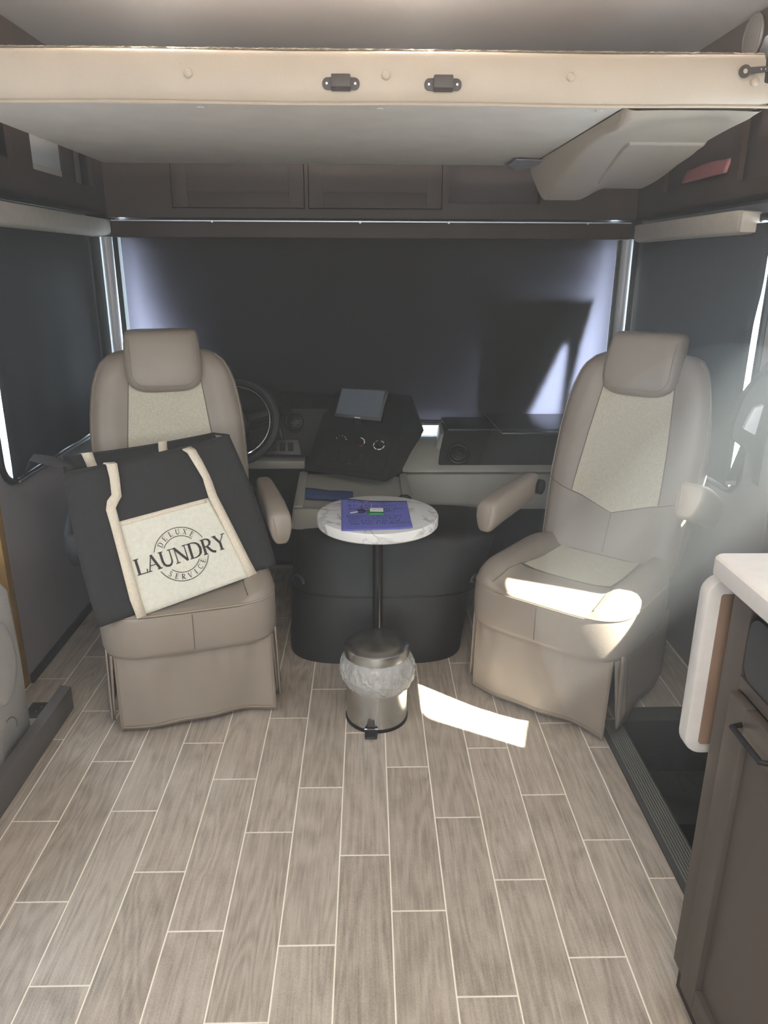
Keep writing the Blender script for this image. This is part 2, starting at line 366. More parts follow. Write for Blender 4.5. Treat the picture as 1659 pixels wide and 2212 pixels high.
# ---- floor: grout bed and the wood-look planks
fl = MB()
fl.box(-1.95, 0.765, -2.3, 3.56, -0.06, -0.0008).box(0.765, 1.30, 2.13, 3.56, -0.06, -0.0008).box(0.765, 1.30, -2.3, 1.15, -0.06, -0.0008)
floor = struct('floor', fl, MT['grout'], 'floor of brown-grey wood-look planks with pale cream grout lines', 'floor', smooth=False)
PX0, PW, PL, G = -0.07552, 0.12889, 0.529, 0.0035
SEAM = {-6: 1.403, -5: 1.183, -4: 1.491, -3: 1.3143, -2: 1.6239, -1: 1.2722, 0: 1.5379, 1: 1.3617, 2: 1.672, 3: 1.4512, 4: 1.2311, 5: 1.5816, 6: 1.45}
plank_cache = {}
def plank(x0, x1, y0, y1):
    w, l = round(x1 - x0, 4), round(y1 - y0, 4)
    if w < 0.012 or l < 0.012: return
    if (w, l) not in plank_cache:
        mb = MB(); a, b, c = w / 2, l / 2, 0.0008
        mb.add([(-a, -b, -0.006), (a, -b, -0.006), (a, b, -0.006), (-a, b, -0.006), (-a, -b, -c), (a, -b, -c), (a, b, -c), (-a, b, -c),
                (-a + c, -b + c, 0), (a - c, -b + c, 0), (a - c, b - c, 0), (-a + c, b - c, 0)],
               [(3, 2, 1, 0)] + [(i, (i + 1) % 4, 4 + (i + 1) % 4, 4 + i) for i in range(4)] + [(4 + i, 4 + (i + 1) % 4, 8 + (i + 1) % 4, 8 + i) for i in range(4)] + [(8, 9, 10, 11)])
        me = bpy.data.meshes.new('plank'); me.from_pydata(mb.v, [], mb.f); me.materials.append(MT['plank']); plank_cache[(w, l)] = me
    o = bpy.data.objects.new('plank', plank_cache[(w, l)]); COL.objects.link(o); o.parent = floor
    o.location = Vector(((x0 + x1) / 2, (y0 + y1) / 2, 0)) - floor.location
for i in range(-10, 10):
    x0 = PX0 + i * PW + G / 2; x1 = PX0 + (i + 1) * PW - G / 2
    if x0 > 1.2: continue
    x1 = min(x1, 1.215); x0 = max(x0, -1.226)
    s = SEAM.get(i, 1.2 + ((i * 0.3) % 1) * PL) % PL
    k = 0
    y = s - PL
    while y < 3.45:
        a, b = y + G / 2, y + PL - G / 2; y += PL
        a = max(a, 0.0); b = min(b, 3.45)
        if b <= a + 0.01: continue
        if x1 <= 0.765: plank(x0, x1, a, b)
        elif x0 >= 0.765:
            if b > 2.14: plank(x0, x1, max(a, 2.135), b)
            if a < 1.15: plank(x0, x1, a, min(b, 1.145))
        else:
            if a < 1.15 < b or (a < 2.13 and b > 1.15) or b > 2.13:
                plank(x0, min(x1, 0.765), a, min(b, 2.133))
                if b > 2.14: plank(x0, x1, max(a, 2.136), b)
            else: plank(x0, min(x1, 0.765), a, b)

struct('ceiling', MB().box(-1.95, 1.30, -2.3, 3.7, ZC, ZC + 0.04), MT['ceiling'], 'dull brown-grey padded ceiling above the bunk', 'ceiling', smooth=False)

# ---- walls
wl = wall_with_hole(-1.278, -1.228, 2.385, 3.68, -0.05, ZC, 2.432, 3.47, 0.745, 1.60, 0.07)
struct('wall_left', wl, MT['wall'], 'grey vinyl wall below the driver side window', 'wall', smooth=False)
wr = wall_with_hole(1.22, 1.27, 2.16, 3.68, -0.05, ZC, 2.325, 3.45, 0.745, 1.58, 0.06)
wr.box(1.22, 1.27, -2.3, 1.15, -0.45, ZC); wr.box(1.22, 1.27, 1.15, 2.16, 2.0, ZC); wr.box(1.22, 1.27, 2.12, 2.16, -0.45, 2.0)
struct('wall_right', wr, MT['wall'], 'grey vinyl wall beside the passenger seat', 'wall', smooth=False)
wf = MB()
wf.box(-1.278, 1.27, 3.50, 3.555, -0.05, 0.66).box(-1.278, 1.27, 3.50, 3.555, 1.633, ZC).box(-1.278, -1.10, 3.50, 3.555, 0.66, 1.633).box(1.13, 1.27, 3.50, 3.555, 0.66, 1.633)
struct('wall_front', wf, MT['darkpanel'], 'dark front bulkhead around the windshield', 'wall', smooth=False)
struct('wall_back', MB().box(-1.95, 1.30, -2.34, -2.3, -0.45, ZC), MT['wall'], 'plain wall closing the living area behind the photographer', 'wall', smooth=False)
struct('wall_slide', MB().box(-1.95, -1.90, -2.3, 2.385, -0.06, ZC).box(-1.95, -1.278, 2.385, 2.42, -0.06, 0.70).box(-1.95, -1.278, 2.385, 2.42, 1.80, ZC).box(-1.95, -1.90, 2.385, 2.42, 0.70, 1.80).box(-1.31, -1.278, 2.385, 2.42, 0.70, 1.80), MT['wall'], 'outer wall of the slide-out behind the sofa', 'wall', smooth=False)
# slide-out jamb: raw yellow-brown edge
struct('trim_1', MB().box(-1.40, -1.228, 2.345, 2.384, -0.0, 2.0), MT['jamb'], 'raw yellow-brown wooden edge board of the slide-out opening', 'trim', bevel=0.002)
struct('baseboard_left', MB().box(-1.2275, -1.216, 2.386, 3.49, 0.0, 0.035), MT['darktrim'], 'thin dark brown skirting at the foot of the left wall', 'baseboard', bevel=0.002)
# slide-out floor rail
struct('trim_2', MB().prism([(-1.052, 2.235, 0), (-1.052, 0.2, 0), (-1.012, 0.2, 0), (-1.012, 2.225, 0)], (0, 0, 0.085)), MT['trimgrey'], 'grey painted floor rail edging the slide-out beside the sofa', 'trim', bevel=0.003)
# right and left overhead soffits with open cubbies
def overhead(name, sx, xf, y0, y1, z0, openings, label):
    t = thing(name, label, 'cabinet', (sx * 1.2, y0, z0))
    xb = sx * 1.226
    mb = MB(); a, b = min(xf, xb), max(xf, xb)
    front = lambda p, q, u, w: mb.box(min(xf, xf + sx * 0.018), max(xf, xf + sx * 0.018), p, q, u, w)
    mb.box(a, b, y0, y1, z0, z0 + 0.018)
    mb.box(a, b, y0, y0 + 0.018, z0, ZC - 0.002)
    ys = y0
    for (oy0, oy1, oz0, oz1) in openings:
        front(ys, oy0, z0, ZC - 0.002); front(oy0, oy1, z0, oz0)
        if oz1 < ZC - 0.01: front(oy0, oy1, oz1, ZC - 0.002)
        ys = oy1
    front(ys, y1, z0, ZC - 0.002)
    link('carcass', mb, MT['wood'], t, world=True, smooth=False)
    bk = MB().box(min(xb, xb - sx * 0.012), max(xb, xb - sx * 0.012), y0 + 0.018, y1, z0 + 0.018, ZC - 0.002)
    link('back_panel', bk, MT['woodin'], t, world=True, smooth=False)
    return t
oc = overhead('overhead_cabinet', -1, -1.10, 2.0, 3.40, 1.648, [(2.20, 2.56, 1.755, 1.98), (2.70, 2.955, 1.745, 1.98), (2.99, 3.27, 1.74, 1.98)], 'dark brown overhead cabinet above the driver side window, with a pale panel')
link('pale_panel', MB().box(-1.113, -1.104, 2.705, 2.95, 1.75, 1.975), MT['pale'], oc, world=True, bevel=0.002)['label'] = 'pale grey panel filling one opening'
link('pale_ledge', MB().box(-1.122, -1.102, 2.705, 2.95, 1.745, 1.765), MT['valance'], oc, world=True, bevel=0.002)
sp = link('speaker', MB().disc((-1.12, 2.42, 1.86), (1, 0, 0), 0.085, 0.012, 28), MT['blackplastic'], oc, world=True)
link('speaker_rim', MB().tube([(-1.112, 2.42 + 0.088 * math.cos(a * PI / 14), 1.86 + 0.088 * math.sin(a * PI / 14)) for a in range(28)], 0.006, 6, True), MT['blackplastic'], sp, world=True)
oc2 = overhead('overhead_cabinet', 1, 1.155, 1.3, 3.40, 1.635, [(2.30, 2.50, 1.70, 1.98), (2.56, 3.12, 1.72, 1.98)], 'dark brown overhead cabinet above the passenger side window')
# front overhead cabinets with doors
fc = thing('front_cabinet', 'dark brown cabinet row across the front above the windshield', 'cabinet', (0, 3.40, 1.633))
mb = MB().box(-1.098, 1.152, 3.395, 3.499, 1.636, 1.66); YF = 3.38
for x0, x1 in ((-1.098, -0.82), (-0.262, -0.248), (0.318, 0.345), (0.735, 1.152)): mb.box(x0, x1, YF + 0.004, 3.40, 1.672, 2.05)
mb.box(-1.098, 1.152, YF + 0.004, 3.40, 1.636, 1.672); mb.box(0.345, 0.735, YF + 0.004, 3.40, 1.672, 1.698); mb.box(-1.098, 1.152, YF + 0.004, 3.40, 2.05, ZC - 0.002)
link('face_frame', mb, MT['wood'], fc, world=True, smooth=False)
link('cubby_lining', MB().box(0.34, 0.74, 3.47, 3.499, 1.66, 2.1), MT['woodin'], fc, world=True, smooth=False)
for x0, x1 in ((-0.815, -0.266), (-0.244, 0.314)):
    d = MB(); z0, z1 = 1.676, 2.045; r = 0.062
    d.box(x0, x0 + r, YF - 0.004, YF + 0.003, z0, z1).box(x1 - r, x1, YF - 0.004, YF + 0.003, z0, z1).box(x0 + r, x1 - r, YF - 0.004, YF + 0.003, z0, z0 + r).box(x0 + r, x1 - r, YF - 0.004, YF + 0.003, z1 - r, z1)
    dd = link('door', d, MT['wood'], fc, world=True, bevel=0.0015)
    link('door_panel', MB().box(x0 + r, x1 - r, YF - 0.001, YF + 0.003, z0 + r, z1 - r), MT['wood'], dd, world=True)

# ---- windows, glass and outside
def window(name, X, sx, y0, y1, z0, z1, r, label, fmat):
    t = thing(name, label, 'window', (X, (y0 + y1) / 2, z0), kind='structure')
    ring = rrect(y0 - 0.012, y1 + 0.012, z0 - 0.012, z1 + 0.012, r + 0.012, 8)
    link('frame', MB().tube([(X - sx * 0.004, y, z) for y, z in ring], 0.013, 8, True), fmat, t, world=True)
    link('pane', MB().prism([(X + sx * 0.03, y, z) for y, z in rrect(y0 - 0.002, y1 + 0.002, z0 - 0.002, z1 + 0.002, r, 8)], (0.004, 0, 0)), MT['glass'], t, world=True, smooth=False)
    return t
w1 = window('window_1', -1.228, -1, 2.432, 3.47, 0.745, 1.60, 0.07, 'driver side window with black rounded frame behind its shade', MT['blackplastic'])
mb = MB()
for k, (dx, dz) in enumerate(((0.006, 0.757), (0.010, 0.744), (0.012, 0.731))): mb.box(-1.228, -1.228 + dx + 0.01, 2.50, 3.45, dz - 0.004, dz + 0.002)
link('sill_track', mb, MT['alu'], w1, world=True, bevel=0.001)['label'] = 'metal sill track with drain slots'
window('window_2', 1.22, 1, 2.325, 3.45, 0.745, 1.58, 0.06, 'passenger side window behind its shade', MT['blackplastic'])
w4 = thing('added_window', 'added unseen opening in the front end of the slide-out, letting cool sky light in', 'window', (-1.6, 2.40, 0.70), kind='structure')  # added opening, unseen; its sky light tints the left floor blue
link('pane', MB().box(-1.90, -1.31, 2.40, 2.404, 0.70, 1.80), MT['glass'], w4, world=True, smooth=False)
w3 = thing('window_3', 'wide windshield hidden behind the lowered shade', 'window', (0, 3.52, 0.66), kind='structure')
link('pane', MB().box(-1.10, 1.13, 3.52, 3.524, 0.66, 1.633), MT['glass'], w3, world=True, smooth=False)
# entry door with its window; the sun comes through it
d1 = thing('door_1', 'entry door with a tall window, in the stairwell right of the frame', 'door', (1.245, 1.65, -0.35), kind='structure')
link('door_leaf', wall_with_hole(1.225, 1.262, 1.15, 2.12, -0.40, 2.0, 1.545, 1.890, 0.98, 1.65, 0.05), MT['wall'], d1, world=True, smooth=False)
link('pane', MB().box(1.242, 1.246, 1.53, 1.88, 0.97, 1.66), MT['glass'], d1, world=True, smooth=False)
link('sun_patch_blocker', MB().prism([(1.223, y, z) for y, z in ((1.50, 0.94), (1.90, 0.94), (1.89, 0.985), (1.50, 1.14))], (-0.008, 0, 0)), MT['outer'], d1, world=True)  # added unseen blocker that trims the lower end of the sun patch
# added mask outside the windshield, cut so daylight glows at the blind's edges
oc3 = link('added_glow_cover', MB().prism([(x, 3.565, z) for x, z in [(-1.085, 1.66), (-1.06, 1.50), (-0.99, 1.22), (-0.90, 1.00), (-0.86, 0.64), (0.25, 0.64), (0.25, 0.705), (0.37, 0.705), (0.37, 0.64), (0.62, 0.64), (0.72, 1.0), (0.86, 1.20), (0.96, 1.20), (1.02, 1.30), (1.10, 1.60), (1.11, 1.66)]], (0, 0.004, 0)), MT['outer'], world='origin', smooth=False)
ob4 = link('added_glow_stencil', MB().prism([(x, 3.480, z) for x, z in [(0.55, 0.66), (0.55, 1.26), (1.03, 1.30), (0.985, 1.10), (0.955, 0.90), (0.945, 0.66), (0.895, 0.66), (0.908, 0.80), (0.924, 1.07), (0.922, 1.098), (0.912, 1.105), (0.900, 1.09), (0.80, 0.85), (0.715, 0.66)]], (0, 0.004, 0)), MT['outer'], world='origin', smooth=False)  # added stencil; its gap shapes the bright triangle on the blind
tag(ob4, 'added dark board whose slanted gap shapes a bright triangle on the windshield blind', 'board')
tag(oc3, 'added dark cover outside the windshield, its side gaps shaping the glow on the blind', 'cover')

# ---- shades
bl = thing('roller_blind', 'black roller blind drawn over the driver side window, cloth valance on top', 'blind', (-1.2, 2.9, 1.57), group=None)
link('shade_fabric', MB().grid(lambda u, v: (-1.203 + 0.003 * math.sin(u * 23) * (1 - v), lerp(2.462 - 0.015 * (1 - v), 3.428, u), lerp(0.750, 1.60, v)), 24, 4), MT['shade'], bl, world=True, solid=0.001)
def valance(parent, sx, xo, xi, y0, y1, z0, z1):
    prof = [(xi, z1), (xo, z1), (xo - sx * 0.0, z1 - 0.012), (xo, z0 + 0.02), (xo + sx * 0.006, z0 + 0.006), (xo + sx * 0.02, z0), (xi, z0)]
    rings = []
    for y, k in ((y0, 0.86), (y0 + 0.012, 0.97), (y0 + 0.03, 1), (y1 - 0.03, 1), (y1 - 0.012, 0.97), (y1, 0.86)):
        zc = (z0 + z1) / 2; rings.append([(lerp(xi, x, k), y, zc + (z - zc) * k) for x, z in prof])
    return link('valance', MB().loft(rings), MT['valance'], parent, world=True, bevel=0.004, angle=50)
valance(bl, -1, -1.112, -1.20, 1.95, 3.482, 1.562, 1.630)
br = thing('roller_blind', 'black roller blind drawn over the passenger side window, cloth valance on top', 'blind', (1.2, 2.9, 1.55))
link('shade_fabric', MB().grid(lambda u, v: (1.196 + 0.003 * math.sin(u * 19) * (1 - v), lerp(2.337 - 0.022 * smooth(0.62, 0.80, v), 3.425, u), lerp(0.748, 1.575, v)), 24, 20), MT['shade'], br, world=True, solid=0.001)
valance(br, 1, 1.15, 1.218, 2.425, 3.40, 1.545, 1.615)
link('end_cap', MB().box(1.148, 1.205, 2.412, 2.426, 1.548, 1.61), MT['valance'], br, world=True, bevel=0.01)
bw = thing('roller_blind', 'wide dark roller blind covering the whole windshield, with a dark cassette box', 'blind', (0, 3.46, 1.55))
link('shade_fabric', MB().grid(lambda u, v: (lerp(-1.075, 1.105, u), 3.462 + 0.006 * math.sin(PI * v), lerp(0.742, 1.57, v)), 30, 12), MT['wshade'], bw, world=True, solid=0.001)
link('cassette', MB().box(-1.09, 1.14, 3.405, 3.475, 1.558, 1.622), MT['wood'], bw, world=True, bevel=0.004)
link('bottom_bar', MB().box(-1.075, 1.105, 3.452, 3.472, 0.735, 0.75), MT['blackplastic'], bw, world=True, bevel=0.003)
link('top_rail', MB().box(-1.09, 1.14, 3.400, 3.412, 1.622, 1.6265), MT['alu'], bw, world=True)['label'] = 'thin bright metal rail'
for x in (-0.66, -0.03, 0.35, 0.95): link('rail_clip', MB().disc((x, 3.402, 1.622), (0, -1, 0), 0.006, 0.006, 10), MT['alu'], bw, world=True)

# ---- A pillars
for sx, x, nm, lab in ((-1, -1.135, 'trim_3', 'pale grey pillar between the driver window and the windshield'), (1, 1.148, 'trim_4', 'bright pale grey pillar between the windshield and the passenger window')):
    pr = []
    for z in (0.72, 1.0, 1.3, 1.56):
        pr.append([(x + 0.026 * math.cos(a * PI / 8), 3.455 + 0.030 * math.sin(a * PI / 8), z) for a in range(16)])
    struct(nm, MB().loft(pr), MT['pillar'], lab, 'pillar', angle=60)
struct('trim_5', MB().box(1.106, 1.118, 3.44, 3.475, 0.72, 1.556), MT['darktrim'], 'dark strip beside the right windshield pillar', 'trim')

# ================================================================== BUNK
bk = thing('drop_down_bunk', 'beige upholstered drop-down bunk hanging from the ceiling with grey cloth underside', 'bunk', (0, 2.4, 1.80), rot=(0, math.radians(0.45), 0))
BX0, BX1 = -0.955, 0.935
rings = []
prof = [(1.955, 1.80), (1.905, 1.80), (1.897, 1.806), (1.893, 1.83), (1.890, 1.86), (1.893, 1.89), (1.900, 1.903), (1.915, 1.907), (1.955, 1.907)]
for x, k in [(BX0, 0.8), (BX0 + 0.01, 0.95)] + [(lerp(BX0 + 0.03, BX1 - 0.03, i / 60), 1) for i in range(61)] + [(BX1 - 0.01, 0.95), (BX1, 0.8)]:
    r = []
    for (y, z) in prof:
        # pull-in around the buttons
        dd = 0
        for bx in (-0.40, 0.043, 0.462, 0.88):
            dd = max(dd, math.exp(-((x - bx) / 0.022) ** 2 - ((z - 1.853) / 0.02) ** 2))
        zc = 1.853; r.append((x, (y + dd * 0.012 if y < 1.93 else y) + (1 - k) * 0.03 * (y < 1.93), zc + (z - zc) * k + 0.0012 * math.sin(x * 9)))
    rings.append(r)
link('fascia', MB().loft(rings), MT['fascia'], bk, world=True, angle=60)
link('fascia_piping', MB().tube([(x, 1.903, 1.7985 + 0.0012 * math.sin(x * 9)) for x in [lerp(BX0, BX1, i / 40) for i in range(41)]], 0.0035, 6), MT['fascia'], bk, world=True)
rng = random.Random(3)
link('fleece_edge', MB().loft([[(x, 1.912 + 0.010 * math.cos(a * PI / 4) + rng.uniform(-.0015, .0015), 1.9055 + 0.005 * math.sin(a * PI / 4) + rng.uniform(-.0009, .0009)) for a in range(8)] for x in [lerp(BX0 + 0.01, BX1 - 0.005, i / 300) for i in range(301)]]), MT['fuzz'], bk, world=True)
link('mattress', MB().box(BX0 + 0.02, BX1 - 0.02, 1.93, 2.93, 1.815, 1.90), MT['fuzz'], bk, world=True, bevel=0.02)
link('underside_panel', MB().box(BX0 + 0.004, 0.592, 1.905, 2.955, 1.795, 1.812), MT['under'], bk, world=True, bevel=0.004)['label'] = 'flat grey cloth-covered underside panel'
for bx in (-0.40, 0.043, 0.462, 0.885):
    b = MB(); rg = []
    for r, h in ((0.0085, -0.006), (0.0100, 0.001), (0.0098, 0.004), (0.0082, 0.0065), (0.005, 0.0080), (0.001, 0.0088)):
        rg.append([(bx + r * math.cos(a * PI / 9), 1.896 - h, 1.853 + (-0.004 if bx > .8 else 0.002) + r * math.sin(a * PI / 9)) for a in range(18)])
    link('button', b.loft(rg), MT['fascia'], bk, world=True)
for bx in (-0.385, 0.03, 0.545):
    link('bolt_head', MB().disc((bx, 1.935, 1.796), (0, 0, -1), 0.009, 0.004, 14), MT['under'], bk, world=True)
# two latch brackets
for bx in (-0.058, 0.172):
    z0 = 1.836
    pl = [(bx + px, 1.8905, z0 + pz) for px, pz in rrect(-0.042, 0.042, -0.0125, 0.0125, 0.0115, 5)]
    br_ = link('latch_bracket', MB().prism(pl, (0, -0.004, 0)), MT['bracket'], bk, world=True, bevel=0.001)
    link('latch_hood', MB().hexa([(bx - 0.022, 1.888, z0 - 0.016), (bx + 0.022, 1.888, z0 - 0.016), (bx + 0.022, 1.866, z0 - 0.010), (bx - 0.022, 1.866, z0 - 0.010)][::-1],
                               [(bx - 0.021, 1.888, z0 + 0.018), (bx + 0.021, 1.888, z0 + 0.018), (bx + 0.021, 1.868, z0 + 0.016), (bx - 0.021, 1.868, z0 + 0.016)][::-1]), MT['bracket'], br_, world=True, bevel=0.002)
    for s_ in (-1, 1): link('screw', MB().disc((bx + s_ * 0.032, 1.8868, z0), (0, -1, 0), 0.0028, 0.0015, 12), MT['steel'], br_, world=True)
# restraint strap with eyelet at the right end
ez = 1.871
st = MB(); st.prism([(0.853 + 0.0135 * math.cos(a * PI / 10), 1.884, ez - 0.004 + 0.0135 * math.sin(a * PI / 10)) for a in range(20)], (0, -0.004, 0))
st.prism([(0.862, 1.8845, ez - 0.010), (0.915, 1.8845, ez - 0.003), (0.915, 1.8845, ez + 0.008), (0.862, 1.8845, ez + 0.004)], (0, -0.004, 0))
s0 = link('strap', st, MT['bracket'], bk, world=True); s0['label'] = 'dark strap with a round eyelet'
link('eyelet', MB().disc((0.853, 1.8795, ez - 0.004), (0, -1, 0), 0.005, 0.001, 14), MT['fascia'], s0, world=True)
for x in (0.889, 0.899): link('rivet', MB().disc((x, 1.8802, ez + 0.001), (0, -1, 0), 0.002, 0.001, 8), MT['chrome'], s0, world=True)
link('lift_arm_housing', MB().prism([(0.905, 1.89, 1.846), (0.95, 1.89, 1.84), (0.96, 1.89, 1.96), (0.912, 1.89, 1.95), (0.902, 1.89, 1.91)], (0, 0.05, 0)), MT['blackplastic'], bk, world=True, bevel=0.006)
# moulded cover under the right end
def cov(u, v):      # u across, v along (front to back): the underside surface
    y = lerp(1.905, 2.965, v)
    xl = 0.597; xr = lerp(0.925, 1.035, smooth(0, 1, v))
    x = lerp(xl, xr, u)
    D = interp([(0, 0.006), (0.04, 0.020), (0.12, 0.028), (0.25, 0.018), (0.42, 0.026), (0.7, 0.060), (0.88, 0.094), (1, 0.116)], v)
    Dr = interp([(0, 0.006), (0.05, 0.014), (0.3, 0.020), (0.6, 0.044), (0.85, 0.066), (1, 0.075)], v)
    side = smooth(-0.04, lerp(0.08, 0.15, v), u) ** 0.9 if u > 0 else 0
    lobe = smooth(0.40, 0.66, u)
    d = lerp(D, Dr, lobe) * side
    d *= 1 - smooth(0.955, 1.0, u) * 0.95
    # bowl of the front grip
    bowl = math.exp(-((v - 0.13) / 0.09) ** 2) * smooth(0.05, .35, u) * (1 - smooth(.7, .98, u)) * 0.02
    return x, y, 1.796 - d + bowl * 0.8
cv = MB().grid(cov, 44, 44)
# rear skirt and sides up to the bunk
def edge(f): return f
cv.grid(lambda u, v: (cov(u, 1)[0], 2.965 + 0.004 * v, lerp(cov(u, 1)[2], 1.80, v)), 44, 1)
cvo = link('motor_cover', cv, MT['cover'], bk, world=True, angle=50); cvo['label'] = 'pale moulded plastic cover with a hatch'
def covp(x, y, dz):
    v = (y - 1.905) / 1.06; xr = lerp(0.925, 1.035, smooth(0, 1, v)); u = (x - 0.597) / (xr - 0.597)
    p = cov(max(0, min(1, u)), v); return (x, y, p[2] - dz)
hq = [(0.725, 2.30), (0.955, 2.17), (0.958, 2.62), (0.935, 2.80), (0.905, 2.835), (0.88, 2.83), (0.865, 2.79), (0.845, 2.765), (0.79, 2.75)]
def quad(u, v):
    # hatch lid patch between left and right edges
    y = lerp(2.25, 2.815, v)
    xl = interp([(2.25, 0.724), (2.30, 0.727), (2.75, 0.79), (2.765, 0.845), (2.79, 0.865), (2.815, 0.88)], y); xr = interp([(2.25, 0.95), (2.5, 0.972), (2.75, 0.965), (2.815, 0.93)], y)
    x = lerp(xl, xr, u); k = min(u, 1 - u, v, 1 - v); return covp(x, y, 0.006 * smooth(0, 0.02, k) - 0.0005)
link('hatch', MB().grid(quad, 40, 60), MT['cover'], bk, world=True, angle=60)
tp = link('torn_tape', MB().grid(lambda u, v: (lerp(0.50, 0.615, u) + 0.02 * v * (u - .3), lerp(2.72, 2.965, v) + 0.03 * u * (1 - v), 1.792 - 0.010 * math.sin(u * 7 + v * 5) * v - 0.004), 10, 10), MT['tape'], bk, world=True, solid=0.001, angle=10); tp['label'] = 'crumpled grey tape at the corner'

# ceiling lamps and the round light on the right soffit
for k, x in enumerate((-0.50, 0.135, 0.83)):
    t = thing('ceiling_lamp', ['round ceiling lamp above the left half of the bunk', 'round ceiling lamp above the middle of the bunk', 'round ceiling lamp above the right end of the bunk'][k], 'lamp', (x, 2.03, ZC - 0.045), group='ceiling lamps above the bunk')
    pl_ = bpy.data.lights.new('ceiling_lamp_bulb', 'POINT'); pl_.energy = (13, 13, 5)[k]; pl_.color = (1, 0.94, 0.87); pl_.shadow_soft_size = 0.03
    po = bpy.data.objects.new('ceiling_lamp_bulb', pl_); COL.objects.link(po); po.parent = t; po.location = (0, 0, -0.035)
    link('housing', MB().lathe([(0.02, 0.045), (0.03, 0.03), (0.034, 0.020), (0.034, 0.010)], n=24, cap=False), MT['alu'], t)
    link('lens', MB().lathe([(0.034, 0.010), (0.040, 0.016), (0.044, 0.008), (0.040, 0.0), (0.02, -0.003), (0.002, -0.004)], n=24), MT['lamp'], t)
t = thing('round_speaker', 'grey round speaker high on the right overhead cabinet', 'speaker', (1.146, 2.507, 2.096))
link('rim', MB().tube([(0.0, 0.054 * math.cos(a * PI / 14), 0.054 * math.sin(a * PI / 14)) for a in range(28)], 0.006, 6, True), MT['trimgrey'], t)
link('grille', MB().disc((0.003, 0, 0), (-1, 0, 0), 0.052, 0.010, 28), MT['trimgrey'], t)

# things lying in the right cubby
t = link('snack_packet', MB().grid(lambda u, v: (1.172 + 0.02 * v, lerp(2.62, 2.98, u), 1.739 + 0.022 * math.sin(PI * v) * (0.4 + 0.6 * math.sin(PI * u)) + 0.045 * v), 14, 8), MT['pink'], world='origin', solid=0.006, angle=20)
tag(t, 'crumpled pink foil packet in the right overhead cubby', 'packet')

# ================================================================== FRONT: DASH
# driver side dash
dd = thing('driver_dash', 'dark driver side dashboard behind the steering wheel', 'dashboard', (-0.6, 3.3, 0.6))
mb = MB()
mb.prism([(-1.10, 3.46, 0.66), (-1.10, 3.46, 0.88), (-1.10, 3.30, 0.90), (-1.10, 3.18, 0.86), (-1.10, 3.12, 0.66)], (0.93, 0, 0))
link('dash_body', mb, MT['darkpanel'], dd, world=True, bevel=0.012)
# instrument hood, a half dome
hood = []
for i in range(21):
    x = lerp(-0.86, -0.33, i / 20); a = math.sin(PI * min(1, max(0, (i) / 20))) ** 0.6
    h = 0.86 + 0.115 * a
    hood.append([(x, 3.12, 0.84), (x, 3.10, lerp(0.84, h, 0.7)), (x, 3.12, h), (x, 3.22, h + 0.003), (x, 3.36, lerp(0.86, h, 0.6)), (x, 3.36, 0.84)])
link('instrument_hood', MB().loft(hood), MT['darkpanel'], dd, world=True, angle=40)
def vent(parent, c, nrm, r):
    c = Vector(c); nrm = Vector(nrm).normalized(); u = nrm.cross(Vector((0, 0, 1))).normalized(); w = u.cross(nrm)
    P = lambda rr, a, h: c + (u * math.cos(a) + w * math.sin(a)) * rr + nrm * h
    v = link('air_vent', MB().tube([P(r, 2 * PI * k / 28, 0.004) for k in range(28)], r * 0.13, 8, True), MT['blackplastic'], parent, world=True)
    link('vent_core', MB().disc(c, nrm, r * 0.72, 0.008, 24), MT['blackplastic'], v, world=True)
    link('vent_ring', MB().tube([P(r * 0.55, 2 * PI * k / 24, 0.009) for k in range(24)], r * 0.06, 6, True), MT['darkpanel'], v, world=True)
    for j in (-0.25, 0.0, 0.25):
        link('vent_blade', MB().tube([c + u * (r * 0.45 * s_) + w * (r * j) + nrm * 0.010 for s_ in (-1, 0, 1)], r * 0.05, 6), MT['darkpanel'], v, world=True)
    return v
vent(dd, (-0.312, 3.145, 0.808), (0, -0.95, 0.28), 0.040)
# switch panel
sp_ = link('switch_panel', MB().prism([(-0.50, 3.105, 0.680), (-0.285, 3.105, 0.675), (-0.298, 3.125, 0.738), (-0.50, 3.125, 0.742)], (0, -0.008, 0)), MT['blackplastic'], dd, world=True, bevel=0.002)
for x in (-0.47, -0.435, -0.40, -0.365, -0.33): link('switch', MB().box(x - 0.011, x + 0.011, 3.092, 3.104, 0.692, 0.727), MT['darkpanel'], sp_, world=True, bevel=0.003)
link('lower_trim', MB().prism([(-1.10, 3.09, 0.650), (-1.10, 3.09, 0.615), (-1.10, 3.13, 0.60), (-1.10, 3.30, 0.60), (-1.10, 3.30, 0.655)], (0.83, 0, 0)), MT['greydash'], dd, world=True, bevel=0.006)['label'] = 'pale grey strip along the lower edge'
link('knee_panel', MB().prism([(-1.10, 3.20, 0.60), (-1.10, 3.30, 0.10), (-1.10, 3.40, 0.10), (-1.10, 3.40, 0.60)], (0.80, 0, 0)), MT['blackvinyl'], dd, world=True, bevel=0.01)

